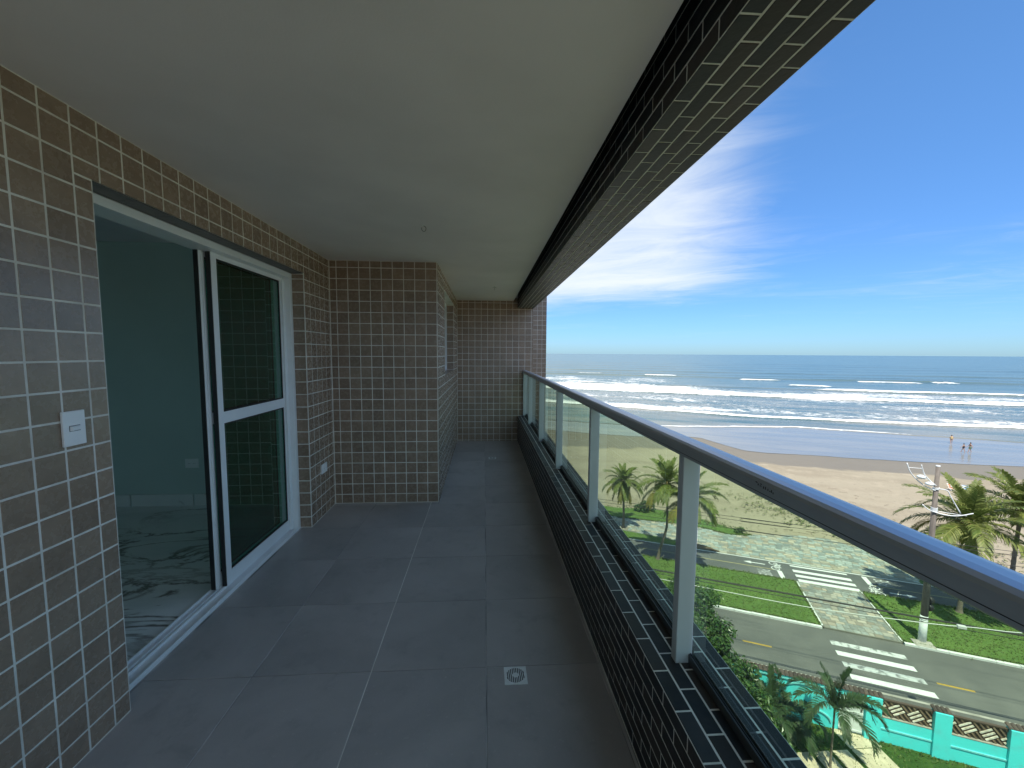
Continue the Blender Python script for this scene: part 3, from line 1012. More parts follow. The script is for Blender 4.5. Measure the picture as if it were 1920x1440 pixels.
# ground: one sheet of sand to the horizon on the land side, the beach rising slightly out of the sea
street('ground', MB().quad((-9000, -9000, -.30), (9000, -9000, -.30), (9000, 45, -.30), (-9000, 45, -.30)), MT['earth'], kind='structure')
gu = np.concatenate([np.linspace(-2500, -90, 14), np.linspace(-80, 130, 260), np.linspace(140, 2500, 14)])
gv = np.concatenate([np.linspace(38.3, 70, 64), np.linspace(70.4, 97, 84), np.linspace(98.5, 150, 20)])
UU, VV = np.meshgrid(gu, gv)
ZZ = .012 + .16 * (fbm(UU * .22, VV * .28, 3) - .5) * np.clip((VV - 40) / 6, 0, 1) * np.clip((88 - VV) / 14, 0, 1)
ZZ += .10 * (fbm(UU * .9, VV * 1.1, 9) - .5) * np.clip((VV - 41) / 4, 0, 1) * np.clip((76 - VV) / 14, .0, 1)
ZZ -= np.clip(VV - 96, 0, 100) * .01
nu, nv = len(gu), len(gv)
idx = np.arange(nu * nv).reshape(nv, nu)
faces = np.stack([idx[:-1, :-1], idx[:-1, 1:], idx[1:, 1:], idx[1:, :-1]], -1).reshape(-1, 4)


def grid_mesh(name, verts, faces, mat, smooth=True):
    me = bpy.data.meshes.new(name)
    me.vertices.add(len(verts))
    me.vertices.foreach_set('co', np.asarray(verts, np.float32).ravel())
    me.loops.add(len(faces) * 4)
    me.polygons.add(len(faces))
    me.loops.foreach_set('vertex_index', np.asarray(faces, np.int32).ravel())
    me.polygons.foreach_set('loop_start', np.arange(0, len(faces) * 4, 4, dtype=np.int32))
    me.polygons.foreach_set('use_smooth', [smooth] * len(faces))
    me.materials.append(mat)
    me.update(calc_edges=True)
    return me


# waterline: dark damp sand, then a mirror-thin sheet of water
shore = np.array([(-2500, 92), (-60, 90), (-30, 88.4), (-15, 87.5), (-6, 87.3), (1, 88.8), (5, 91.2), (7.6, 91.0), (10.5, 86.5), (14, 81.6), (18, 81.2), (22, 82), (30, 82.6), (37, 83.2), (45, 84.6), (53, 86.2), (70, 89), (100, 92), (2500, 96)])
su = np.concatenate([[-2500, -300], np.linspace(-90, 130, 300), [300, 2500]])
sv = np.interp(su, shore[:, 0], shore[:, 1]) + .9 * (fbm(su * .16, su * 0, 21) - .5) + .35 * (fbm(su * .8, su * 0, 22) - .5)
dampw = 7.5 + 5 * (fbm(UU * .05, UU * 0, 31) - .5) + np.clip(24 - UU, 0, 40) * .14
dl = np.interp(UU, su, sv) - dampw * (1.0 + .5 * (fbm(UU * .30, VV * .1, 33) - .5))
DAMP = np.clip((VV - dl) / 2.6 + .5, 0, 1) + .35 * (fbm(UU * .10, VV * .5, 35) - .5)
bme = grid_mesh('beach', np.stack([UU, VV, ZZ], -1).reshape(-1, 3), faces, MT['sand'])
bme.attributes.new('damp', 'FLOAT', 'POINT').data.foreach_set('value', DAMP.ravel().astype(np.float32))
link('beach', bme, loc=(0, 0, GZ), rot=(0, 0, -AZ), kind='structure')
street('wet_beach', strip(su, sv, np.full(len(su), 135.0), .055), MT['film'], kind='structure')

# the sea: waves as relief, foam as an attribute of the surface
svr = np.concatenate([np.arange(101, 150, .4), np.arange(150, 240, .7), np.arange(240, 440, 1.1), np.arange(441, 900, 6)])
sur = np.concatenate([np.arange(-330, -90, 6), np.arange(-90, 60, 1.0), np.arange(60, 270, 1.4), np.arange(272, 700, 6)])
su2, sv2 = np.meshgrid(sur, svr)
wob = 14 * (fbm(su2 * .012, sv2 * .004, 41) - .5)
wob2 = 3.0 * (fbm(su2 * .07, sv2 * .01, 42) - .5)
H = np.zeros_like(su2)
F = np.zeros_like(su2)
n_lo = fbm(su2 * .035, sv2 * .06, 51)
n_hi = fbm(su2 * .16, sv2 * .33, 52)


def bump(x, a, b):
    """steep front towards the beach (x<0), long back"""
    return np.where(x < 0, np.exp(-(x / a) ** 2), np.exp(-(x / b) ** 2))


def sm(x, a, b):
    t = np.clip((x - a) / (b - a), 0, 1)
    return t * t * (3 - 2 * t)


# swash edge
e1 = np.interp(su2, [-330, -13, 4.8, 18, 30, 50, 80, 700], [96, 98, 104, 109, 113.2, 111.5, 110, 110]) + 1.2 * (fbm(su2 * .12, 0 * su2, 61) - .5)
F += .95 * bump(sv2 - e1, .35, .9) * (sm(su2, -30, 8) - sm(su2, 44, 56))
H += np.where(sv2 > e1, .0, -.0)
film_edge = e1
# first strong bore
c = np.interp(su2, [-330, -60, -13, 21, 45, 79, 120, 700], [150, 141, 133.6, 126.0, 127.0, 130.2, 133, 140]) + wob2 * .7
F += .92 * bump(sv2 - c, .5, 2.0) + .36 * bump(sv2 - c, .5, 12)
H += .32 * bump(sv2 - c, .6, 9)
# second bore, broad
c2 = np.interp(su2, [-330, -40, 12, 50, 141, 700], [202, 192, 189, 188, 190, 196]) + wob2
F += (.92 * bump(sv2 - c2, .7, 3.4) + .34 * bump(sv2 - c2, 1, 26)) * (.55 + .8 * n_lo)
H += .55 * bump(sv2 - c2, 1.2, 12)
# lace between the bores
F += .40 * sm(sv2, 128, 140) * (1 - sm(sv2, 215, 250)) * (.35 + 1.3 * n_lo)
# third bore to the right
c3 = np.interp(su2, [-330, 60, 100, 141, 700], [244, 236, 234, 236, 246]) + wob2 * 1.3
rgt = sm(su2, 62, 84)
F += rgt * (.95 * bump(sv2 - c3, .9, 4.0) + .30 * bump(sv2 - c3, 1, 24)) * (.6 + .7 * n_lo)
H += (.3 + .5 * rgt) * bump(sv2 - c3, 1.4, 13)
# churned water at the left
lf = (1 - sm(su2, -8, 40)) * sm(sv2, 186, 205) * (1 - sm(sv2, 296, 312))
F += lf * (.05 + .85 * fbm(su2 * .06, sv2 * .11, 71))
# breaker crest segments far out
for (cv, a, b_, st) in ((262, 62, 88, .9), (310, 46, 76, 1.05), (316, 112, 150, 1.05), (332, -16, 14, 1.1), (322, 150, 170, .8), (342, -70, -40, .9)):
    cc = cv + wob2 * .8
    seg = sm(su2, a, a + 5) * (1 - sm(su2, b_ - 9, b_))
    F += st * seg * bump(sv2 - cc, 1.6, 6) * (.6 + .8 * fbm(su2 * .2, sv2 * .1, 77))
    H += .6 * seg * bump(sv2 - cc, 1.8, 10)
# swell lines
for (cv, amp, ww_) in ((330, .95, 13), (372, .5, 15), (425, .8, 16), (505, .6, 18), (590, .7, 20), (700, .6, 22), (820, .6, 24)):
    cc = cv + wob + wob2 * .5
    H += amp * (.45 + 1.1 * fbm(su2 * .014, 0 * su2 + cv, 81)) * bump(sv2 - cc, ww_ * .32, ww_)
H += .16 * (fbm(su2 * .11, sv2 * .3, 91) - .5) * sm(sv2, 104, 125) + .08 * (n_hi - .5) * sm(sv2, 104, 125)
F = np.clip(F + .10 * (n_hi - .5) * sm(sv2, 125, 140), 0, 1.25)
Zs = .118 + H + np.clip((sv2 - 101) * .004, 0, .12)
Zs = np.where(sv2 < e1 - .6, .02, Zs)
shoal = np.clip(1.05 - (sv2 - 105) / 210, .06, 1) * (.8 + .4 * n_lo)
vs_ = np.stack([su2, sv2, Zs], -1).reshape(-1, 3)
nu, nv = len(sur), len(svr)
idx = np.arange(nu * nv).reshape(nv, nu)
fc = np.stack([idx[:-1, :-1], idx[:-1, 1:], idx[1:, 1:], idx[1:, :-1]], -1).reshape(-1, 4)
# the open sea beyond and beside, just under the modelled waves
ring = np.array([(-30000, 98, -.12), (30000, 98, -.12), (30000, 40000, -.12), (-30000, 40000, -.12)])
vs_ = np.concatenate([vs_, ring])
fc = np.concatenate([fc, [[nu * nv, nu * nv + 1, nu * nv + 2, nu * nv + 3]]])
sme = grid_mesh('sea', vs_, fc, MT['sea'])
for nm, arr, tail in (('foam', F, 0.0), ('shoal', shoal, .05)):
    at = sme.attributes.new(nm, 'FLOAT', 'POINT')
    at.data.foreach_set('value', np.concatenate([arr.ravel(), np.full(4, tail)]).astype(np.float32))
link('sea', sme, loc=(0, 0, GZ), rot=(0, 0, -AZ), kind='structure')

# ---- road, pavements, lawns, cycle path ------------------------------------------------------------
FV = 21.55                                   # garden side of the boundary wall
L0, L1 = -420.0, 420.0
road = street('road', MB().quad((L0, 24.72, .0), (L1, 24.72, .0), (L1, 29.70, .0), (L0, 29.70, .0)), MT['asphalt'], kind='structure')
street('sidewalk', MB().box((L0, 21.70, -.2), (L1, 24.60, .105)), MT['sidewalk'], kind='structure')
street('kerb', MB().box((L0, 24.603, -.2), (L1, 24.74, .112)), MT['concrete'], kind='structure')
PA, PB = 9.97, 13.80                         # the stone walk from road to cycle path
for a, c in ((L0, PA - .12), (PB + .10, L1)):
    kb = MB()
    x = a
    while x < c:
        far = not (-20 < x < 45)
        ln = 20.0 if far else 1.0
        e = min(x + ln, c)
        j = rnd.uniform(-.012, .012)
        kb.box((x + .006, 29.62 + j, -.2), (e - .006, 29.80 + j, .115 + rnd.uniform(-.008, .008)))
        x = e
    street('kerb', kb, MT['paint'], kind='structure')
    street('lawn_strip', MB().box((a, 29.80, -.2), (c, 35.28, .095)), MT['grass'], kind='structure')
street('cycle_path', MB().quad((L0, 35.20, .012), (L1, 35.20, .012), (L1, 38.25, .012), (L0, 38.25, .012)), MT['cycleasphalt'], kind='structure')
for v0, v1 in ((35.26, 35.36), (38.16, 38.25)):
    street('path_edging', MB().box((L0, v0, -.1), (L1, v1, .05 if v0 < 36 else .045)), MT['paintworn' if v0 < 36 else 'paint'], kind='structure')


def mark(par_name, pts, z, mat, name='marking'):
    o = street(name, MB().quad(*[(u, v, z) for u, v in pts]), mat)
    o.parent = par_name
    o.matrix_parent_inverse = Matrix.LocRotScale(par_name.location, par_name.rotation_euler, None).inverted()
    return o


def rect(u0, u1, v0, v1):
    return [(u0, v0), (u1, v0), (u1, v1), (u0, v1)]


for k, v in enumerate((28.58, 27.66, 26.74, 25.80)):
    mark(road, rect(9.88, 13.42, v - .40, v), .005, MT['paintworn' if k in (0, 2) else 'paint'], 'crossing_stripe')
for k in range(-14, 16):
    a = 5.0 + k * 4.45 if k < 1 else 13.92 + (k - 1) * 4.45
    mark(road, rect(a, a + 1.5, 26.58, 26.70), .005, MT['paintyellow'], 'lane_dash')
cyc = bpy.data.objects['cycle_path']
for k, v in enumerate((38.02, 37.28, 36.52, 35.80)):
    mark(cyc, rect(10.14, 13.92, v - (.20 if k == 0 else .38), v), .017, MT['paint'], 'crossing_stripe')
mark(cyc, rect(8.98, 9.30, 35.44, 36.70), .017, MT['paint'], 'stop_line')
mark(cyc, rect(14.83, 15.15, 36.80, 38.00), .017, MT['paint'], 'stop_line')
for a, c in ((-60, 8.9), (15.2, 90)):
    mark(cyc, rect(a, c, 36.72, 36.80), .016, MT['paintyellowthin'], 'centre_line')


def arrow(u, v, s):
    mb = MB().quad((u - s * .75, v - .06, .017), (u + s * .25, v - .06, .017), (u + s * .25, v + .06, .017), (u - s * .75, v + .06, .017))
    mb.quad((u + s * .25, v - .22, .017), (u + s * .80, v, .017), (u + s * .25, v + .22, .017))
    o = street('lane_arrow', mb, MT['paint'])
    o.parent = cyc
    o.matrix_parent_inverse = Matrix.LocRotScale(cyc.location, cyc.rotation_euler, None).inverted()


arrow(7.55, 37.42, -1)
arrow(16.55, 36.02, 1)


def bicycle_symbol(u, v, s):
    """painted bicycle, wheels along v"""
    mb = MB()

    def Lh(p, q, w=.035):
        d = Vector((q[0] - p[0], q[1] - p[1])).normalized() * w
        n = Vector((-d.y, d.x))
        mb.quad(*[(u + s * a[0], v + s * a[1], .0175) for a in ((p[0] + n.x, p[1] + n.y), (q[0] + n.x, q[1] + n.y), (q[0] - n.x, q[1] - n.y), (p[0] - n.x, p[1] - n.y))])
    for cx in (-.36, .36):
        for k in range(14):
            a, b = 2 * PI * k / 14, 2 * PI * (k + 1) / 14
            Lh((.24 * math.cos(a), cx + .24 * math.sin(a)), (.24 * math.cos(b), cx + .24 * math.sin(b)), .03)
    for p, q in (((0, -.36), (.30, -.12)), ((.30, -.12), (.02, .02)), ((.02, .02), (0, -.36)), ((.02, .02), (.32, .20)), ((.30, -.12), (.32, .20)), ((0, .36), (.40, .18)), ((.40, .18), (.42, .30)), ((.36, -.20), (.36, -.06))):
        Lh(p, q)
    o = street('bicycle_marking', mb, MT['paint'])
    o.parent = cyc
    o.matrix_parent_inverse = Matrix.LocRotScale(cyc.location, cyc.rotation_euler, None).inverted()


bicycle_symbol(8.95, 37.42, 1.15)
bicycle_symbol(15.10, 36.05, -1.15)


def painted_word(txt, u, v, rot, sx, sy):
    cu = bpy.data.curves.new('road_lettering', 'FONT')
    cu.body = txt
    cu.align_x, cu.align_y = 'CENTER', 'CENTER'
    tmp = bpy.data.objects.new('tmp', cu)
    COL.objects.link(tmp)
    dg = bpy.context.evaluated_depsgraph_get()
    me = bpy.data.meshes.new_from_object(tmp.evaluated_get(dg))
    bpy.data.objects.remove(tmp)
    bpy.data.curves.remove(cu)
    me.materials.clear()
    me.materials.append(MT['paintworn'])
    o = link('painted_word', me, cyc)
    o.location, o.rotation_euler, o.scale = (u, v, .0175), (0, 0, rot), (sx, sy, 1)


painted_word('PARE', 7.95, 36.02, -PI / 2, .42, 1.35)
painted_word('PARE', 16.05, 37.42, PI / 2, .42, 1.35)


# stone walk and promenade -----------------------------------------------------------------------
def stone_rows(u0, u1, v0, v1, row, lmin, lmax, keepf=None):
    out = []
    v = v0
    while v < v1 - .05:
        h = row * rnd.uniform(.8, 1.25)
        u = u0 - rnd.uniform(0, .3)
        while u < u1:
            w = rnd.uniform(lmin, lmax)
            a, c, d = max(u, u0), min(u + w, u1), min(v + h, v1)
            if c - a > .08 and (keepf is None or keepf((a + c) / 2, (v + d) / 2)):
                out.append((a, c, v, d))
            u += w
        v += h
    return out


def stone_geo(mb, a, c, v, d, z, h):
    g_ = .012
    j = lambda: rnd.uniform(-.012, .012)
    p = [(a + g_ + j(), v + g_ + j()), (c - g_ + j(), v + g_ + j()), (c - g_ + j(), d - g_ + j()), (a + g_ + j(), d - g_ + j())]
    t = h + rnd.uniform(-.008, .008)
    sk = .012
    q = [(a + g_ + sk, v + g_ + sk), (c - g_ - sk, v + g_ + sk), (c - g_ - sk, d - g_ - sk), (a + g_ + sk, d - g_ - sk)]
    mb.add([(x, y, z - .03) for x, y in p] + [(x, y, z + t) for x, y in q], [(4, 5, 6, 7), (0, 1, 5, 4), (1, 2, 6, 5), (2, 3, 7, 6), (3, 0, 4, 7)])


walk = street('stone_walk', MB().box((PA, 29.72, -.2), (PB, 35.25, .085)).box((PA - .10, 29.82, -.2), (PA - .003, 35.25, .112)).box((PB + .003, 29.82, -.2), (PB + .09, 35.25, .112)), MT['stonebed'], kind='structure')
for (a, c, v, d) in stone_rows(PA + .02, PB - .02, 29.75, 35.2, .30, .28, .55):
    mb = MB()
    stone_geo(mb, a, c, v, d, .085, .012)
    mb.build('stone', MT['stone'], walk)
for (e0, e1) in ((PA - .10, PA - .004), (PB + .004, PB + .09)):
    v = 29.83
    while v < 35.1:
        d = min(v + rnd.uniform(.5, .9), 35.22)
        if rnd.random() < .85:
            MB().box((e0, v + .01, .10), (e1, d - .01, .118 + rnd.uniform(0, .012))).build('edge_stone', MT['paint'], walk)
        v = d

pu = np.array([-400, -60, -30, -10, -3.8, .4, 3.8, 6.2, 7.6, 9.8, 12, 14.8, 17.1, 17.9, 18.4, 18.9])
pvh = np.array([43.2, 43.2, 43.2, 43.1, 43.0, 43.4, 43.5, 42.6, 42.9, 43.9, 44.6, 44.9, 43.6, 41.6, 39.9, 38.5])
pvl = np.interp(pu, [-400, -10, -3.5, .5, 3.0, 4.6, 20], [40.2, 40.1, 39.9, 39.6, 39.0, 38.32, 38.3])
prom = street('promenade', strip(pu, pvl, pvh, .03), MT['stonebed'], kind='structure')
mb = MB()
for (a, c, v, d) in stone_rows(-22, 19, 38.35, 45, .34, .32, .75, lambda u, v: np.interp(u, pu, pvl) + .1 < v < np.interp(u, pu, pvh) - .1):
    stone_geo(mb, a, c, v, d, .03, .016)
for (a, c, v, d) in stone_rows(-90, -22, 39.9, 43.2, .6, .7, 1.3):
    stone_geo(mb, a, c, v, d, .03, .016)
o = mb.build('stone', MT['stoneprom'], prom, kind='stuff')

# grass beside the promenade
gu_ = np.array([-400, -60, -20, -4.0, -1.5, .9, 2.7, 4.5, 6.3, 7.7, 8.3])
street('lawn_strip', strip(gu_, np.interp(gu_, pu, pvh) + np.linspace(.02, .0, len(gu_)), np.array([47, 46.5, 46.0, 45.6, 46.4, 46.7, 46.4, 45.5, 44.4, 43.4, 43.1]), .060), MT['grass'], kind='structure')
gb = np.array([-400, -10, -3.5, .5, 3.0, 4.4])
street('lawn_strip', strip(gb, np.full(6, 38.27), np.array([40.15, 40.05, 39.85, 39.55, 38.95, 38.4]), .045), MT['grass'], kind='structure')
street('bare_patch', MB().quad((1.8, 38.3, .075), (5.2, 38.3, .075), (4.4, 39.0, .075), (3.2, 39.35, .075), (2.2, 39.2, .075)), MT['earth'], kind='structure')
street('lawn_strip', strip(np.array([18.6, 19.6, 21, 30, 60, 400]), np.full(6, 38.3), np.array([38.6, 40.4, 41.4, 42.2, 43, 43]), .055), MT['grass'], kind='structure')

# ragged grass along the edges of lawns, kerbs and paths
r = random.Random(55)
gt_ = MB()


def tufts(u0, v0, u1, v1, n, spread, z):
    for _ in range(n):
        f = r.random()
        u, v = u0 + (u1 - u0) * f + r.gauss(0, spread), v0 + (v1 - v0) * f + r.gauss(0, spread)
        for _k in range(3):
            a, h = r.uniform(0, 6.28), r.uniform(.035, .09)
            w = r.uniform(.02, .045)
            gt_.add([(u - w * math.sin(a), v + w * math.cos(a), z - .02), (u + w * math.sin(a), v - w * math.cos(a), z - .02), (u + math.cos(a) * h * .8, v + math.sin(a) * h * .8, z + h)], [(0, 1, 2)])


for (a, c) in ((-6, PA - .15), (PB + .12, 26)):
    tufts(a, 29.88, c, 29.88, int((c - a) * 55), .04, .10)
    tufts(a, 35.25, c, 35.25, int((c - a) * 55), .07, .09)
for _k in range(9):
    tufts(-6, 30.3 + _k * .58, PA - .35, 30.3 + _k * .58, 620, .24, .085)
    tufts(PB + .35, 30.3 + _k * .58, 26, 30.3 + _k * .58, 480, .24, .085)
tufts(PA - .15, 29.9, PA - .15, 35.2, 260, .04, .10)
tufts(PB + .13, 29.9, PB + .13, 35.2, 260, .04, .10)
for i in range(3, len(gu_) - 1):
    tufts(gu_[i], float(np.interp(gu_[i], pu, pvh)), gu_[i + 1], float(np.interp(gu_[i + 1], pu, pvh)), 90, .10, .06)
tufts(-4, 45.9, 8, 44.0, 500, .45, .06)
tufts(19, 40, 30, 42, 400, .5, .06)
tufts(2, FV - .12, 17, FV - .12, 500, .10, .0)
tufts(4, 20.2, 17, 20.2, 900, .7, .0)
street('grass', gt_, MT['grassblade'], kind='stuff')

# ---- garden below: lawn, slabs -----------------------------------------------------------------
street('garden_lawn', MB().box((-30, 2, -.28), (60, FV - .002, .0)), MT['yardgrass'], kind='structure')
gp = link('garden_path', MB().box((12.0, 12.2, GZ - .2), (17.16, 15.48, GZ + .006)).box((15.75, 15.48, GZ - .2), (17.30, 16.30, GZ + .006)).mesh('garden_path', MT['yardgrass']), kind='structure')
for (x0, x1) in ((12.2, 13.02), (13.18, 13.92), (14.10, 14.80), (14.98, 15.66), (15.86, 17.14)):
    for (y0, y1) in ((12.3, 13.36), (13.40, 14.42), (14.46, 15.48)):
        n = 3 if x1 - x0 < 1 else 5
        for i in range(n):
            a, c = x0 + (x1 - x0) * i / n, x0 + (x1 - x0) * (i + 1) / n
            MB().box((a + .003, y0, GZ - .02), (c - .003, y1, GZ + .03 + rnd.uniform(0, .003))).build('paving_slab', MT['slab'], gp)
for i in range(5):
    a = 15.84 + i * .29
    MB().add([(a + .003, 15.52, GZ + .031), (a + .287, 15.52, GZ + .031), (a + .287, 16.42 - (a - 15.8) * .44, GZ + .031), (a + .003, 16.54 - (a - 15.8) * .44, GZ + .031)] + [(a + .003, 15.52, GZ - .02), (a + .287, 15.52, GZ - .02), (a + .287, 16.42 - (a - 15.8) * .44, GZ - .02), (a + .003, 16.54 - (a - 15.8) * .44, GZ - .02)],
             [(0, 1, 2, 3), (4, 5, 1, 0), (5, 6, 2, 1), (6, 7, 3, 2), (7, 4, 0, 3)]).build('paving_slab', MT['slab'], gp)


# ---- turquoise boundary wall ----------------------------------------------------------------------
def street_thing(name, label, cat, u, v, z=0.0, group=None):
    return thing(name, label, cat, P(u, v, z), -AZ, group)


def sp(mb, name, mat, parent, **kw):
    """part given in street coordinates (u, v, height)"""
    o = mb.build(name, mat, parent, **kw)
    o.matrix_parent_inverse = Matrix.LocRotScale(parent.location, parent.rotation_euler, None).inverted() @ Matrix.LocRotScale(Vector((0, 0, GZ)), Matrix.Rotation(-AZ, 3, 'Z').to_euler(), None)
    return o


wall = street_thing('boundary_wall', 'bright turquoise garden wall with tile coping and slatted openings along the road', 'wall', 9.5, FV)
VB = 21.72
sp(MB().box((-14, FV, -.1), (8.00, VB, 1.98)).box((8.0, FV, 1.78), (8.94, VB, 1.98)), 'wall_panel', MT['turq'], wall)
pil = [(8.94, 9.50), (11.27, 11.84), (13.62, 14.22), (15.98, 16.58), (18.35, 18.95)] + [(18.35 + 2.36 * k, 18.95 + 2.36 * k) for k in range(1, 12)]
for a, c in pil:
    sp(MB().box((a, FV - .10, -.1), (c, VB + .03, 2.02)), 'pillar', MT['turq'], wall, bevel=.012)
for (a, c) in zip([p[1] for p in pil[:-1]], [p[0] for p in pil[1:]]):
    sp(MB().box((a, FV, -.1), (c, VB, 1.14)), 'wall_panel', MT['turq'], wall)
    sp(MB().box((a + .004, FV - .035, .60), (c - .004, FV - .001, .665)), 'ledge', MT['turqlite'], wall)
    sp(MB().box((a + .004, FV - .012, 1.143), (c - .004, VB + .02, 1.175)), 'sill', MT['concrete'], wall)
    sp(MB().box((a + .004, FV + .03, 1.90), (c - .004, VB - .03, 1.955)), 'top_rail', MT['brownrail'], wall)
    sp(MB().box((a + .004, FV + .092, 1.176), (c - .004, FV + .104, 1.899)), 'slat_shade_board', MT['brownrail'], wall)  # added dark board imitating the shade between the slats
    # slats in a diagonal basket weave, sunlit and shaded tones painted in by direction
    B = .47
    for i in range(-8, 9):
        for j in range(-8, 9):
            for s in range(3):
                if (i + j) % 2:
                    p0, p1 = (i * B, j * B + (s + .5) * B / 3), ((i + 1) * B, j * B + (s + .5) * B / 3)
                else:
                    p0, p1 = (i * B + (s + .5) * B / 3, j * B), (i * B + (s + .5) * B / 3, (j + 1) * B)
                an = math.radians(38)
                q = []
                for (x, y) in (p0, p1):
                    q.append(((a + c) / 2 + x * math.cos(an) - y * math.sin(an), 1.535 + x * math.sin(an) + y * math.cos(an)))
                t0, t1 = 0.0, 1.0
                for k, (lo, hi) in enumerate(((a + .01, c - .01), (1.178, 1.898))):
                    s0, s1 = q[0][k], q[1][k]
                    if abs(s1 - s0) < 1e-9:
                        if not lo < s0 < hi:
                            t1 = -1
                        continue
                    ta, tb = sorted(((lo - s0) / (s1 - s0), (hi - s0) / (s1 - s0)))
                    t0, t1 = max(t0, ta), min(t1, tb)
                if t1 - t0 < .15 or c > 17:
                    continue
                A_, B_ = [(q[0][0] + (q[1][0] - q[0][0]) * t, q[0][1] + (q[1][1] - q[0][1]) * t) for t in (t0 + .02, t1 - .02)]
                dx, dz_ = B_[0] - A_[0], B_[1] - A_[1]
                ln = math.hypot(dx, dz_)
                nx, nz = -dz_ / ln * .029, dx / ln * .029
                y0, y1 = (FV + .045, FV + .085)
                pr2 = [(A_[0] + nx, A_[1] + nz), (B_[0] + nx, B_[1] + nz), (B_[0] - nx, B_[1] - nz), (A_[0] - nx, A_[1] - nz)]
                sp(MB().add([(x, y, z) for y in (y0, y1) for x, z in pr2], [(0, 1, 2, 3), (7, 6, 5, 4), (0, 4, 5, 1), (1, 5, 6, 2), (2, 6, 7, 3), (3, 7, 4, 0)]), 'slat', MT['litslat' if (i + j) % 2 else 'shadeslat'], wall)
# arched relief left of the gate
def arch_band(u0, u1, z0, zt, th, dep):
    mb = MB()
    n = 16
    cu_, r = (u0 + u1) / 2, (u1 - u0) / 2
    pts = [(cu_ - r * math.cos(PI * k / n), z0 + (zt - z0) * math.sin(PI * k / n)) for k in range(n + 1)]
    pin = [(cu_ - (r - th) * math.cos(PI * k / n), z0 + (zt - z0 - th) * math.sin(PI * k / n)) for k in range(n + 1)]
    for k in range(n):
        mb.add([(pts[k][0], FV - dep, pts[k][1]), (pts[k + 1][0], FV - dep, pts[k + 1][1]), (pin[k + 1][0], FV - dep, pin[k + 1][1]), (pin[k][0], FV - dep, pin[k][1]),
                (pts[k][0], FV + .002, pts[k][1]), (pts[k + 1][0], FV + .002, pts[k + 1][1]), (pin[k + 1][0], FV + .002, pin[k + 1][1]), (pin[k][0], FV + .002, pin[k][1])],
               [(0, 1, 2, 3), (0, 4, 5, 1), (3, 2, 6, 7)])
    return mb


sp(arch_band(5.55, 7.72, 1.0, 1.86, .07, .05), 'arch_trim', MT['turqlite'], wall)
sp(arch_band(6.1, 7.75, .30, .78, .06, .05), 'arch_trim', MT['turqlite'], wall)
sp(MB().box((-14, FV - .05, 1.86), (7.9, FV - .001, 1.92)), 'ledge', MT['turqlite'], wall)


def coping_tile(u, w):
    mb = MB()
    n = 5
    vs = []
    for vv, zz_ in ((FV - .06, 2.005), (VB + .08, 2.065)):
        for k in range(n + 1):
            t = PI * k / n
            vs.append((u + w / 2 - w * .52 * math.cos(t), vv, zz_ + .055 * math.sin(t)))
    m_ = n + 1
    fs = [(k, k + 1, m_ + k + 1, m_ + k) for k in range(n)]
    vs2 = [(x, y, z - .014) for x, y, z in vs]
    fs += [(2 * m_ + k + 1, 2 * m_ + k, 3 * m_ + k, 3 * m_ + k + 1) for k in range(n)]
    fs += [(k, 2 * m_ + k, 2 * m_ + k + 1, k + 1) for k in range(n)]
    return mb.add(vs + vs2, fs)


u = -13.9
while u < 9.45:
    sp(coping_tile(u, .17), 'roof_tile', MT['rooftile'], wall)
    u += .178
for a, c in pil[1:]:
    n = 4
    for k in range(n):
        sp(coping_tile(a - .03 + k * (c - a + .06) / n, (c - a + .06) / n - .006), 'roof_tile', MT['rooftile'], wall)
gt = street_thing('garden_gate', 'plain white gate set into the turquoise wall at the path end', 'gate', 8.47, FV + .06)
sp(MB().box((8.03, FV + .05, .03), (8.91, FV + .09, 1.74)), 'gate_leaf', MT['gate'], gt, bevel=.004)
sp(MB().box((8.035, FV + .025, .95), (8.905, FV + .049, 1.03)).box((8.035, FV + .025, .10), (8.905, FV + .049, .18)), 'rail', MT['gate'], gt)
sp(MB().box((8.80, FV + .02, 1.10), (8.86, FV + .049, 1.22)), 'latch', MT['darkalu'], gt)


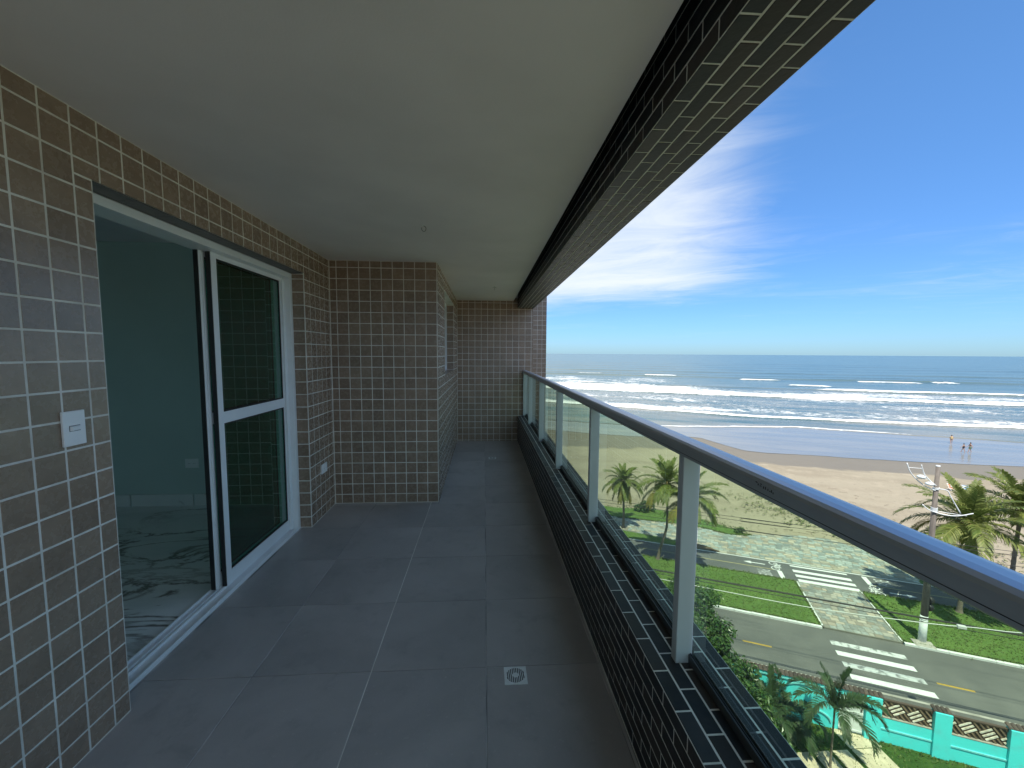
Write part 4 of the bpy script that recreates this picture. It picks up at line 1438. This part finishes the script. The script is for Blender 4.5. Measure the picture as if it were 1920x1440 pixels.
# ================================================================== PLANTS
def frond_mesh(name, L, up, droop, n, leaf, mat, fwd=.55, hang=.55, width=.05, seed=0, vee=.35):
    """pinnate frond growing along +x: rachis plus leaflets that hang from it"""
    r = random.Random(seed)
    mb = MB()
    K = 14
    pts, tang = [Vector((0, 0, 0))], []
    for k in range(K):
        t = (k + .5) / K
        a = up - droop * t ** 1.35
        d = Vector((math.cos(a), 0, math.sin(a)))
        tang.append(d)
        pts.append(pts[-1] + d * (L / K))
    mb.tube(pts[::2] if K % 2 == 0 else pts, [.028 * L / 2.6 * (1 - .8 * i / 7) for i in range(len(pts[::2]))], 5)
    for i in range(n):
        t = .10 + .90 * i / (n - 1)
        k = min(int(t * K), K - 1)
        f = t * K - k
        base = pts[k].lerp(pts[k + 1], f)
        tg = tang[k]
        nrm = Vector((-tg.z, 0, tg.x))
        ln = leaf * (.30 + .70 * math.sin(PI * min(1, .12 + .80 * t)) ** .8) * r.uniform(.85, 1.12)
        for s in (-1, 1):
            if r.random() < .06:
                continue
            lat = Vector((0, s, 0))
            d = (tg * (fwd + .5 * t) + lat * (1.0 - .35 * t) + nrm * vee * r.uniform(.6, 1.3)).normalized()
            side = d.cross(nrm).normalized() * width * .5
            p0 = base
            p1 = p0 + d * ln * .45 - Vector((0, 0, 1)) * ln * hang * .10
            p2 = p0 + d * ln * .80 - Vector((0, 0, 1)) * ln * hang * .42
            p3 = p0 + d * ln * .95 - Vector((0, 0, 1)) * ln * hang * .80
            mb.add([p0 - side * .6, p0 + side * .6, p1 + side, p1 - side, p2 + side * .7, p2 - side * .7, p3], [(0, 1, 2, 3), (3, 2, 4, 5), (5, 4, 6)])
    return mb.mesh(name, mat)


FR = {}
for nm, up, droop in (('upright', 78, 38), ('high', 58, 62), ('mid', 36, 82), ('low', 12, 78), ('hang', -14, 62), ('dead', -48, 32)):
    FR[nm] = [frond_mesh('frond', 2.6, math.radians(up), math.radians(droop), 46, .62, MT['frondyellow' if nm == 'dead' else 'frond'], hang=.75 if nm in ('low', 'hang', 'dead') else .45, width=.055, seed=hash(nm) % 97 + v, vee=.4) for v in range(2)]
FRY = frond_mesh('frond', 2.6, math.radians(-2), math.radians(66), 46, .62, MT['frondyellow'], hang=.8, width=.055, seed=5)


def trunk_tube(pts, r0, r1, rings=26):
    mb = MB()
    P_ = [Vector(p) for p in pts]
    seg = []
    for k in range(rings + 1):
        t = k / rings * (len(P_) - 1)
        i = min(int(t), len(P_) - 2)
        f = t - i
        a, b_, c, d = P_[max(i - 1, 0)], P_[i], P_[i + 1], P_[min(i + 2, len(P_) - 1)]
        seg.append(.5 * ((2 * b_) + (c - a) * f + (2 * a - 5 * b_ + 4 * c - d) * f * f + (3 * b_ - a - 3 * c + d) * f ** 3))
    rad = [(r0 + (r1 - r0) * (k / rings) ** .6) * (1 + (.10 if k % 2 else -.03)) + (.10 * r0 / .14 * math.exp(-k / 1.3)) for k in range(rings + 1)]
    mb.tube(seg, rad, 9)
    return mb


def coconut_palm(label, u, v, bends, h, scale, counts, seed, yellow=2, r0=.13, nuts=5):
    """bends: (height fraction, du, dv) of the trunk"""
    r = random.Random(seed)
    t = street_thing('palm_tree', label, 'palm tree', u, v, .05, 'coconut palms along the beach front')
    pts = [(0, 0, -.05)] + [(du, dv, f * h) for f, du, dv in bends]
    trunk_tube(pts, r0, r0 * .62).build('trunk', MT['trunk'], t, smooth=True)
    top = Vector(pts[-1])
    # sheath
    MB().tube([top + Vector((0, 0, -.35)), top + Vector((0, 0, -.05)), top + Vector((0, 0, .35))], [r0 * .66, r0 * 1.25, r0 * .5], 8).build('sheath', MT['husk'], t, smooth=True)
    ang = r.uniform(0, 6)
    for kind, n in counts:
        for k in range(n):
            me = r.choice(FR[kind])
            if kind == 'hang' and yellow > 0 and r.random() < .6:
                me = FRY
                yellow -= 1
            o = link('frond', me, t, loc=top + Vector((0, 0, .10)), rot=(r.uniform(-.12, .12), r.uniform(-.10, .10), ang))
            sc = scale / 2.6 * r.uniform(.88, 1.08) * (.82 if kind == 'upright' else 1)
            o.scale = (sc, sc, sc)
            ang += 2.39996 + r.uniform(-.25, .25)
    for k in range(nuts):
        a = r.uniform(0, 6.28)
        c = top + Vector((math.cos(a) * .20, math.sin(a) * .20, -.16 + r.uniform(-.12, .08)))
        MB().tube([c + Vector((0, 0, -.11)), c + Vector((0, 0, -.06)), c, c + Vector((0, 0, .07)), c + Vector((0, 0, .11))], [.03, .085, .10, .075, .02], 8).build('coconut', MT['coconut'], t, smooth=True)
    return t


coconut_palm('short dense coconut palm with a brown skirt, furthest left through the glass', -3.15, 40.6, [(.3, .02, 0), (.7, -.06, 0), (1, -.14, .05)], 4.5, 2.15, (('upright', 5), ('high', 7), ('mid', 7), ('low', 6), ('hang', 5), ('dead', 4)), 3, yellow=3)
coconut_palm('tall coconut palm with a bent spotted trunk in the grass left of the railing post', .12, 35.04, [(.18, .20, 0), (.36, .50, .05), (.55, .62, .1), (1, .50, .15)], 6.35, 2.65, (('upright', 6), ('high', 5), ('mid', 5), ('low', 5), ('hang', 5)), 8, yellow=2)
coconut_palm('coconut palm half hidden behind the nearest railing post', 2.25, 35.25, [(.4, .05, 0), (1, .10, .1)], 5.25, 2.95, (('upright', 5), ('high', 6), ('mid', 6), ('low', 5), ('hang', 4)), 15, yellow=2)
coconut_palm('large coconut palm right beside the street pole above the handrail', 18.93, 34.76, [(.4, .05, 0), (1, .05, .0)], 6.0, 3.9, (('upright', 5), ('high', 5), ('mid', 6), ('low', 5), ('hang', 5)), 21, yellow=4, r0=.15)
coconut_palm('coconut palm at the right picture edge with a dark bare trunk', 23.8, 38.9, [(.4, .0, 0), (1, .1, .0)], 6.1, 3.7, (('upright', 5), ('high', 7), ('mid', 7), ('low', 6), ('hang', 4)), 33, yellow=1, r0=.16)

# garden palms
FG = [frond_mesh('frond', 2.0, math.radians(up), math.radians(dr), 66, .44, MT['frondgarden'], fwd=.7, hang=.5, width=.034, seed=up, vee=.55) for up, dr in ((84, 30), (66, 118), (56, 130), (44, 128), (30, 110))]


def garden_palm(label, loc, h, scale, plan, seed, stems=1, r0=.045):
    r = random.Random(seed)
    t = thing('garden_palm', label, 'palm', loc, -AZ)
    for s in range(stems):
        a = r.uniform(0, 6.3)
        q = Vector((math.cos(a), math.sin(a), 0)) * (.25 if stems > 1 else 0)
        top = q * 1.6 + Vector((.02, .03, h * (1 if stems == 1 else r.uniform(.75, 1.1))))
        trunk_tube([q + Vector((0, 0, -.1)), q.lerp(top, .5), top], r0, r0 * .7, 16).build('trunk', MT['trunk'], t, smooth=True)
        MB().tube([top - Vector((0, 0, .05)), top + Vector((0, 0, .25)), top + Vector((0, 0, .45))], [r0 * .8, r0 * .9, r0 * .35], 8).build('crownshaft', MT['frondgarden'], t, smooth=True)
        for (k, rz) in plan:
            sc = scale * r.uniform(.9, 1.08)
            o = link('frond', FG[k], t, loc=top + Vector((0, 0, .22)), rot=(r.uniform(-.1, .1), 0, rz + (s * 1.1 if stems > 1 else 0) + r.uniform(-.15, .15)))
            o.scale = (sc, sc, sc)
    return t


garden_palm('slender palm with arching dark fronds standing on the garden path below', (14.28, 14.80, GZ), 2.35, .98,
            [(0, 0.5), (0, 2.6), (1, .0), (2, .45), (1, 1.5), (2, 2.6), (1, 3.3), (2, 3.75), (2, 4.6), (3, 5.3), (3, .1), (2, 5.9)], 4)
garden_palm('low clump of feathery palm in front of the turquoise wall', (13.25, 16.75, GZ), .75, .95, [(0, .3), (1, .9), (2, 1.9), (3, 2.9), (3, 3.8), (4, 4.7), (3, 5.5), (4, .2)], 9, stems=3, r0=.035)


# broad-leaved tree in the garden, crown made of leaf clusters on real limbs
def leaf_cloud(mb, c, rad, n, size, r, squash=.85, fill=.45):
    for _ in range(n):
        d = Vector((r.gauss(0, 1), r.gauss(0, 1), r.gauss(0, 1))).normalized()
        rr = rad * (fill + (1 - fill) * r.random() ** .6) * (1 + .22 * math.sin(d.x * 5 + d.y * 4 + c[0]) * math.cos(d.z * 5 + c[1]))
        p = Vector(c) + Vector((d.x * rr, d.y * rr, d.z * rr * squash))
        nrm = (d + Vector((r.gauss(0, .6), r.gauss(0, .6), r.gauss(0, .6) + .5))).normalized()
        a = nrm.orthogonal().normalized()
        a.rotate(Matrix.Rotation(r.uniform(0, 6.28), 3, nrm))
        b_ = nrm.cross(a)
        L_ = size * r.uniform(.7, 1.3)
        w = L_ * .24
        mb.add([p - a * L_ * .5, p + b_ * w + nrm * L_ * .06, p + a * L_ * .5 - nrm * L_ * .10, p - b_ * w + nrm * L_ * .06], [(0, 1, 2, 3)])


def broadleaf(name, label, cat, loc, clumps, n, size, mat, seed, trunk_h=1.2, r0=.12, group=None):
    r = random.Random(seed)
    t = thing(name, label, cat, loc, 0, group)
    tr = MB()
    top = Vector((0, 0, trunk_h))
    tr.tube([(0, 0, -.2), (.04, .02, trunk_h * .5), top], [r0 * 1.3, r0, r0 * .85], 8)
    for (c, rad) in clumps:
        c = Vector(c)
        m_ = top.lerp(c, .55) + Vector((0, 0, .15))
        tr.tube([top - Vector((0, 0, .08)), m_, c + Vector((0, 0, rad * .4))], [r0 * .6, r0 * .38, r0 * .1], 6)
    tr.build('trunk', MT['bark'], t, smooth=True)
    cr = MB()
    tot = sum(rad ** 2 for _, rad in clumps)
    for (c, rad) in clumps:
        k = int(n * rad ** 2 / tot)
        sub = 12
        for j in range(sub):
            d = Vector((r.gauss(0, 1), r.gauss(0, 1), r.gauss(0, .8) + .2)).normalized()
            leaf_cloud(cr, Vector(c) + d * rad * r.uniform(.45, .78), rad * r.uniform(.30, .46), k // sub, size, r, fill=.25)
    cr.build('crown', mat, t)
    return t


broadleaf('garden_tree', 'dark glossy leafy tree crowding the parapet in the garden below', 'tree', (9.75, 17.3, GZ),
          [((1.0, 2.5, 4.5), 1.35), ((.2, 1.4, 4.2), 1.4), ((.55, .2, 3.9), 1.35), ((.85, -.9, 3.4), 1.25), ((-.6, -.6, 4.0), 1.4), ((.95, -2.0, 2.9), 1.15), ((-.1, -2.6, 3.4), 1.3), ((1.35, -2.9, 2.2), .95)],
          30000, .17, MT['leafdark'], 5, trunk_h=1.8)

pS = P(-1.3, 45.6, .05)
broadleaf('shrub', 'grey green shrub on the sand edge between the two left palms', 'shrub', pS, [((0, 0, .55), .75), ((.7, .1, .4), .55), ((-.7, .1, .35), .5)], 900, .24, MT['leafbush'], 6, trunk_h=.2, r0=.04)
broadleaf('shrub', 'small shrub at the pointed end of the beach lawn', 'shrub', P(7.5, 43.3, .05), [((0, 0, .25), .42), ((-.45, .1, .2), .3)], 420, .16, MT['leafbush'], 7, trunk_h=.1, r0=.02)
for k, (u, v, s) in enumerate(((21.8, 43.5, .85), (24.2, 45.5, .7), (19.9, 46.5, .6))):
    broadleaf('shrub', ('yellow green dune shrub behind the large palm near the pole', 'dune shrub between the two right palms', 'low dune shrub on sand left of the large palm')[k], 'shrub', P(u, v, .05),
              [((0, 0, .5 * s), .7 * s), ((.8 * s, .2, .4 * s), .6 * s), ((-.6 * s, -.2, .4 * s), .5 * s)], 700, .22, MT['leafdune'], 20 + k, trunk_h=.15, r0=.03)

# creeping dune plants and strandline litter: nobody could count them
r = random.Random(77)
dv = MB()
for (cu, cv, su_, sv_, n) in ((13.5, 52.0, 2.6, 1.2, 200), (16.5, 49.5, 3.2, 1.4, 200), (19.0, 47.2, 3, 1.2, 160), (9.5, 55, 2.5, .8, 60), (22, 47, 5, 2.0, 260), (5, 44.8, 1.2, .5, 40), (27, 46, 6, 2.4, 220)):
    for _ in range(n):
        u, v = r.gauss(cu, su_), r.gauss(cv, sv_)
        s = r.uniform(.10, .34)
        for _k in range(3):
            a = r.uniform(0, 6.28)
            du, dvv = math.cos(a) * s, math.sin(a) * s
            z0 = .06 + r.uniform(0, .05)
            dv.add([(u, v, z0), (u + du * .5 - dvv * .22, v + dvv * .5 + du * .22, z0 + s * .45), (u + du, v + dvv, z0 + s * .3), (u + du * .5 + dvv * .22, v + dvv * .5 - du * .22, z0 + s * .45)], [(0, 1, 2, 3)])
street('dune_plants', dv, MT['leafdune'], kind='stuff')
lt = MB()
for _ in range(260):
    u = r.uniform(-6, 40)
    v = (45.5 if r.random() < .35 else r.uniform(45, 62)) + r.gauss(0, .5)
    a, L_ = r.uniform(0, 3.14), r.uniform(.15, .9)
    z = .07
    lt.tube([(u, v, z), (u + math.cos(a) * L_ * .5, v + math.sin(a) * L_ * .5 + r.uniform(-.06, .06), z + .03), (u + math.cos(a) * L_, v + math.sin(a) * L_, z)], r.uniform(.008, .02), 4)
street('beach_litter', lt, MT['drywood'], kind='stuff')

# ================================================================== POLE, CABLES
up_, vp_ = 14.96, 30.27
pole = street_thing('street_pole', 'tall tapered grey street pole with whitewashed foot on the lawn strip', 'pole', up_, vp_, .095)
MB().tube([(0, 0, 1.62), (0, 0, 5), (0, 0, 10.58)], [.176, .148, .098], 16).build('shaft', MT['polegrey'], pole, smooth=True)
MB().tube([(0, 0, -.2), (0, 0, 1.619)], [.192, .177], 16).build('painted_foot', MT['whitewash'], pole, smooth=True)
MB().tube([(0, 0, 10.583), (0, 0, 10.64)], [.104, .100], 16).build('cap', MT['whitewash'], pole)
for z in (1.28, 1.38, 1.47):
    MB().tube([(0, 0, z), (0, 0, z + .028)], [.186, .186], 16).build('strap', MT['darkalu'], pole)
MB().box((-.55, -.62, -.12), (.42, .02, .05)).build('base_pad', MT['concrete'], pole, bevel=.02)
arm = thing('decoration_frame', 'curved white ladder shaped light frame clamped high on the street pole', 'light frame', P(up_, vp_, 9.3), -AZ)


def curve_pts(p, n=14):
    p = [Vector(q) for q in p]
    out = []
    for i in range(len(p) - 1):
        a, b_, c, d = p[max(i - 1, 0)], p[i], p[i + 1], p[min(i + 2, len(p) - 1)]
        for k in range(n // (len(p) - 1) + 1):
            f = k / (n // (len(p) - 1) + 1)
            out.append(.5 * ((2 * b_) + (c - a) * f + (2 * a - 5 * b_ + 4 * c - d) * f * f + (3 * b_ - a - 3 * c + d) * f ** 3))
    return out + [p[-1]]


def rail_(pts, nm='rail', rad=.028):
    return MB().tube(curve_pts([(x, -.16, z - 9.3) for x, z in pts]), rad, 6).build(nm, MT['whitewash'], arm, smooth=True)


rail_([(-1.48, 10.78), (-1.30, 10.28), (-.98, 9.86), (-.55, 9.5), (-.10, 9.30)])
rail_([(-.82, 10.74), (-.66, 10.22), (-.38, 9.86), (-.08, 9.58)])
rail_([(-1.40, 10.52), (-.77, 10.52)], 'rung', .018)
rail_([(-1.02, 9.92), (-.42, 9.92)], 'rung', .018)
rail_([(.08, 9.42), (.42, 9.36), (.60, 9.02), (1.08, 8.12)])
rail_([(-.62, 8.42), (-.30, 8.14), (.30, 7.96), (.95, 7.96), (1.62, 8.20)])
rail_([(.12, 8.10), (.70, 8.06), (1.35, 8.02)], 'rung', .018)
for z, h_ in ((9.40, .12), (8.14, .26)):
    MB().tube([(0, 0, z - 9.3 - h_ / 2), (0, 0, z - 9.3 + h_ / 2)], [.150, .150], 14).build('clamp', MT['whitewash'], arm)
for x, z in ((-.80, 10.05), (-.40, 9.68)):
    c = (x, -.20, z - 9.3)
    MB().tube([(c[0], c[1], c[2] + .10), (c[0], c[1], c[2] + .04), (c[0], c[1], c[2] - .05)], [.07, .19, .21], 12).build('lamp_head', MT['lamp'], arm, smooth=True)
sg = thing('traffic_signal', 'small black two hooded traffic signal fixed to the street pole', 'traffic signal', P(up_, vp_, 2.4), -AZ)
MB().box((.03, .02, -.40), (.20, .26, .55)).build('housing', MT['black'], sg, bevel=.02)
for z in (.19, -.26):
    MB().tube([(.18, .10, z + .08), (.24, .10, z + .08), (.36, .10, z + .10), (.42, .10, z + .12)], [.225, .225, .20, .11], 16).build('hood', MT['black'], sg, smooth=True)


def cable(label, pts, rad, mat):
    o = MB().tube(curve_pts([(u, 23.0 + dv_, z) for u, dv_, z in pts], 24), rad, 6).build('overhead_cable', MT[mat], None, smooth=True)
    o.location, o.rotation_euler = (0, 0, GZ), (0, 0, -AZ)
    return tag(o, label, 'cable', 'cables along the street')


cable('uppermost black cable of the low bundle crossing the lawn strip', [(-60, 0, 5.5), (0, 0, 5.29), (20, 0, 5.31), (70, 0, 5.6)], .020, 'cable')
cable('middle black cable of the low bundle crossing the lawn strip', [(-60, .12, 5.3), (0, .12, 5.18), (20, .12, 5.20), (70, .12, 5.4)], .024, 'cable')
cable('lowest black cable of the low bundle crossing the lawn strip', [(-60, .05, 5.2), (0, .05, 5.06), (20, .05, 5.05), (70, .05, 5.3)], .015, 'cable')
pc = cable('pale twisted cable with a splice box strung below the black bundle', [(-60, -.15, 5.4), (-8, -.15, 4.95), (2, -.15, 4.86), (7, -.15, 4.84), (11.5, -.15, 5.12), (14, -.15, 5.38), (22, -.15, 5.75), (70, -.15, 6)], .020, 'cablepale')
sb = MB().box((12.42, 22.78, 5.16), (12.72, 22.92, 5.30)).build('splice_box', MT['cablepale'], pc, bevel=.02)
sb.matrix_parent_inverse = Matrix.Identity(4)
for lab, z in (('uppermost thin wire seen against the dry sand', 8.80), ('second thin wire seen against the dry sand', 8.64), ('lowest thin wire seen against the dry sand', 8.18)):
    cable(lab, [(-60, 0, z + .25), (2, 0, z), (8, 0, z), (70, 0, z + .4)], .011, 'cable')


# ================================================================== PEOPLE, BEACH THINGS
def person(label, u, v, face, height, pose, clothes, z=.055):
    t = street_thing('person', label, 'person', u, v, z)
    t.rotation_euler.z += face
    k = height / 1.72
    st, asw = pose
    J = {'pel': (0, 0, .93), 'wai': (0, .0, 1.08), 'che': (0, .01, 1.30), 'nec': (0, 0, 1.45), 'hea': (0, .015, 1.58), 'top': (0, .01, 1.69)}
    E_ = [('pel', 'wai'), ('wai', 'che'), ('che', 'nec'), ('nec', 'hea'), ('hea', 'top')]
    R_ = {'pel': .135, 'wai': .115, 'che': .135, 'nec': .055, 'hea': .085, 'top': .05}
    for s, n in ((-1, 'l'), (1, 'r')):
        sw = st * s
        J.update({n + 'hip': (s * .09, 0, .86), n + 'kne': (s * .09, sw * .16 + .03, .48), n + 'ank': (s * .09, sw * .30, .08), n + 'toe': (s * .10, sw * .30 + .16, .03),
                  n + 'sho': (s * .17, 0, 1.38), n + 'elb': (s * .23, -sw * asw * .5 - .02, 1.12), n + 'wri': (s * .24, -sw * asw + .05, .89), n + 'han': (s * .24, -sw * asw + .08, .80)})
        E_ += [('pel', n + 'hip'), (n + 'hip', n + 'kne'), (n + 'kne', n + 'ank'), (n + 'ank', n + 'toe'), ('che', n + 'sho'), (n + 'sho', n + 'elb'), (n + 'elb', n + 'wri'), (n + 'wri', n + 'han')]
        R_.update({n + 'hip': .092, n + 'kne': .055, n + 'ank': .036, n + 'toe': .032, n + 'sho': .058, n + 'elb': .038, n + 'wri': .028, n + 'han': .034})
    names = list(J)
    me = bpy.data.meshes.new('body')
    me.from_pydata([tuple(c * k for c in J[n]) for n in names], [(names.index(a), names.index(b_)) for a, b_ in E_], [])
    me.materials.append(MT['skin'])
    o = link('body', me, t)
    o.modifiers.new('skin', 'SKIN')
    sk = me.skin_vertices[0].data
    for i, n in enumerate(names):
        sk[i].radius = (R_[n] * k, R_[n] * k)
        sk[i].use_root = (n == 'pel')
    sd_ = o.modifiers.new('smooth', 'SUBSURF')
    sd_.levels = sd_.render_levels = 1
    h = Vector(J['hea']) * k
    MB().tube([h + Vector((0, -.05, -.06)) * k, h + Vector((0, -.03, .02)) * k, h + Vector((0, -.015, .10)) * k, h + Vector((0, 0, .155)) * k], [.07 * k, .098 * k, .088 * k, .03 * k], 10).build('hair', MT['hair'], t, smooth=True)
    for nm, mat, z0, z1, ra, rb in clothes:
        n = 5
        MB().tube([(0, 0, (z0 + (z1 - z0) * i / n) * k) for i in range(n + 1)], [(ra + (rb - ra) * i / n) * k for i in range(n + 1)], 12).build(nm, MT[mat], t, smooth=True)
    return t


person('person in dark swimwear walking left of the pair in the wet sand', 50.2, 95.1, 1.2, 1.58, (.8, .5), [('swimsuit', 'swimdark', .80, 1.16, .165, .150)])
person('person with bare back, dark band and green shorts walking on the right of the pair', 51.15, 95.25, 1.4, 1.80, (-.7, .4), [('shorts', 'swimgreen', .66, .98, .185, .165), ('band', 'swimdark', 1.22, 1.30, .165, .168)])
person('person in a yellow shirt wading further out in the shallow water', 52.9, 103.8, 2.6, 1.70, (.25, .2), [('shirt', 'shirt', .92, 1.38, .180, .185)], z=.02)


def beach_chair(label, u, v, rz, mat, mat2):
    t = street_thing('beach_chair', label, 'beach chair', u, v, .06)
    t.rotation_euler.z += rz
    fr = MB()
    for x in (-.28, .28):
        fr.tube([(x, -.30, 0), (x, .05, .26), (x, .34, .78)], .014, 6).tube([(x, .34, 0), (x, .02, .24), (x, -.30, .28)], .014, 6)
    fr.build('frame', MT['whitealu'], t)
    for k in range(4):
        y0, z0 = -.28 + k * .085, .275 - k * .012
        MB().box((-.27, y0, z0), (.27, y0 + .08, z0 + .012)).build('seat_strip', MT[mat if k % 2 == 0 else mat2], t)
    for k in range(6):
        a, b_ = k / 6, (k + .92) / 6
        p0, p1 = Vector((0, .07, .28)).lerp(Vector((0, .34, .80)), a), Vector((0, .07, .28)).lerp(Vector((0, .34, .80)), b_)
        MB().add([(-.27, p0.y, p0.z), (.27, p0.y, p0.z), (.27, p1.y, p1.z), (-.27, p1.y, p1.z), (-.27, p0.y + .012, p0.z), (.27, p0.y + .012, p0.z), (.27, p1.y + .012, p1.z), (-.27, p1.y + .012, p1.z)],
                 [(0, 1, 2, 3), (7, 6, 5, 4), (0, 4, 5, 1), (1, 5, 6, 2), (2, 6, 7, 3), (3, 7, 4, 0)]).build('back_strip', MT[mat if k % 2 == 0 else mat2], t)
    return t


beach_chair('orange and white striped beach chair alone on the sand', 34.7, 67.2, .4, 'orange', 'whitecanvas')
beach_chair('white and blue striped beach chair beside the orange one', 35.9, 66.9, -.2, 'whitecanvas', 'bluecanvas')
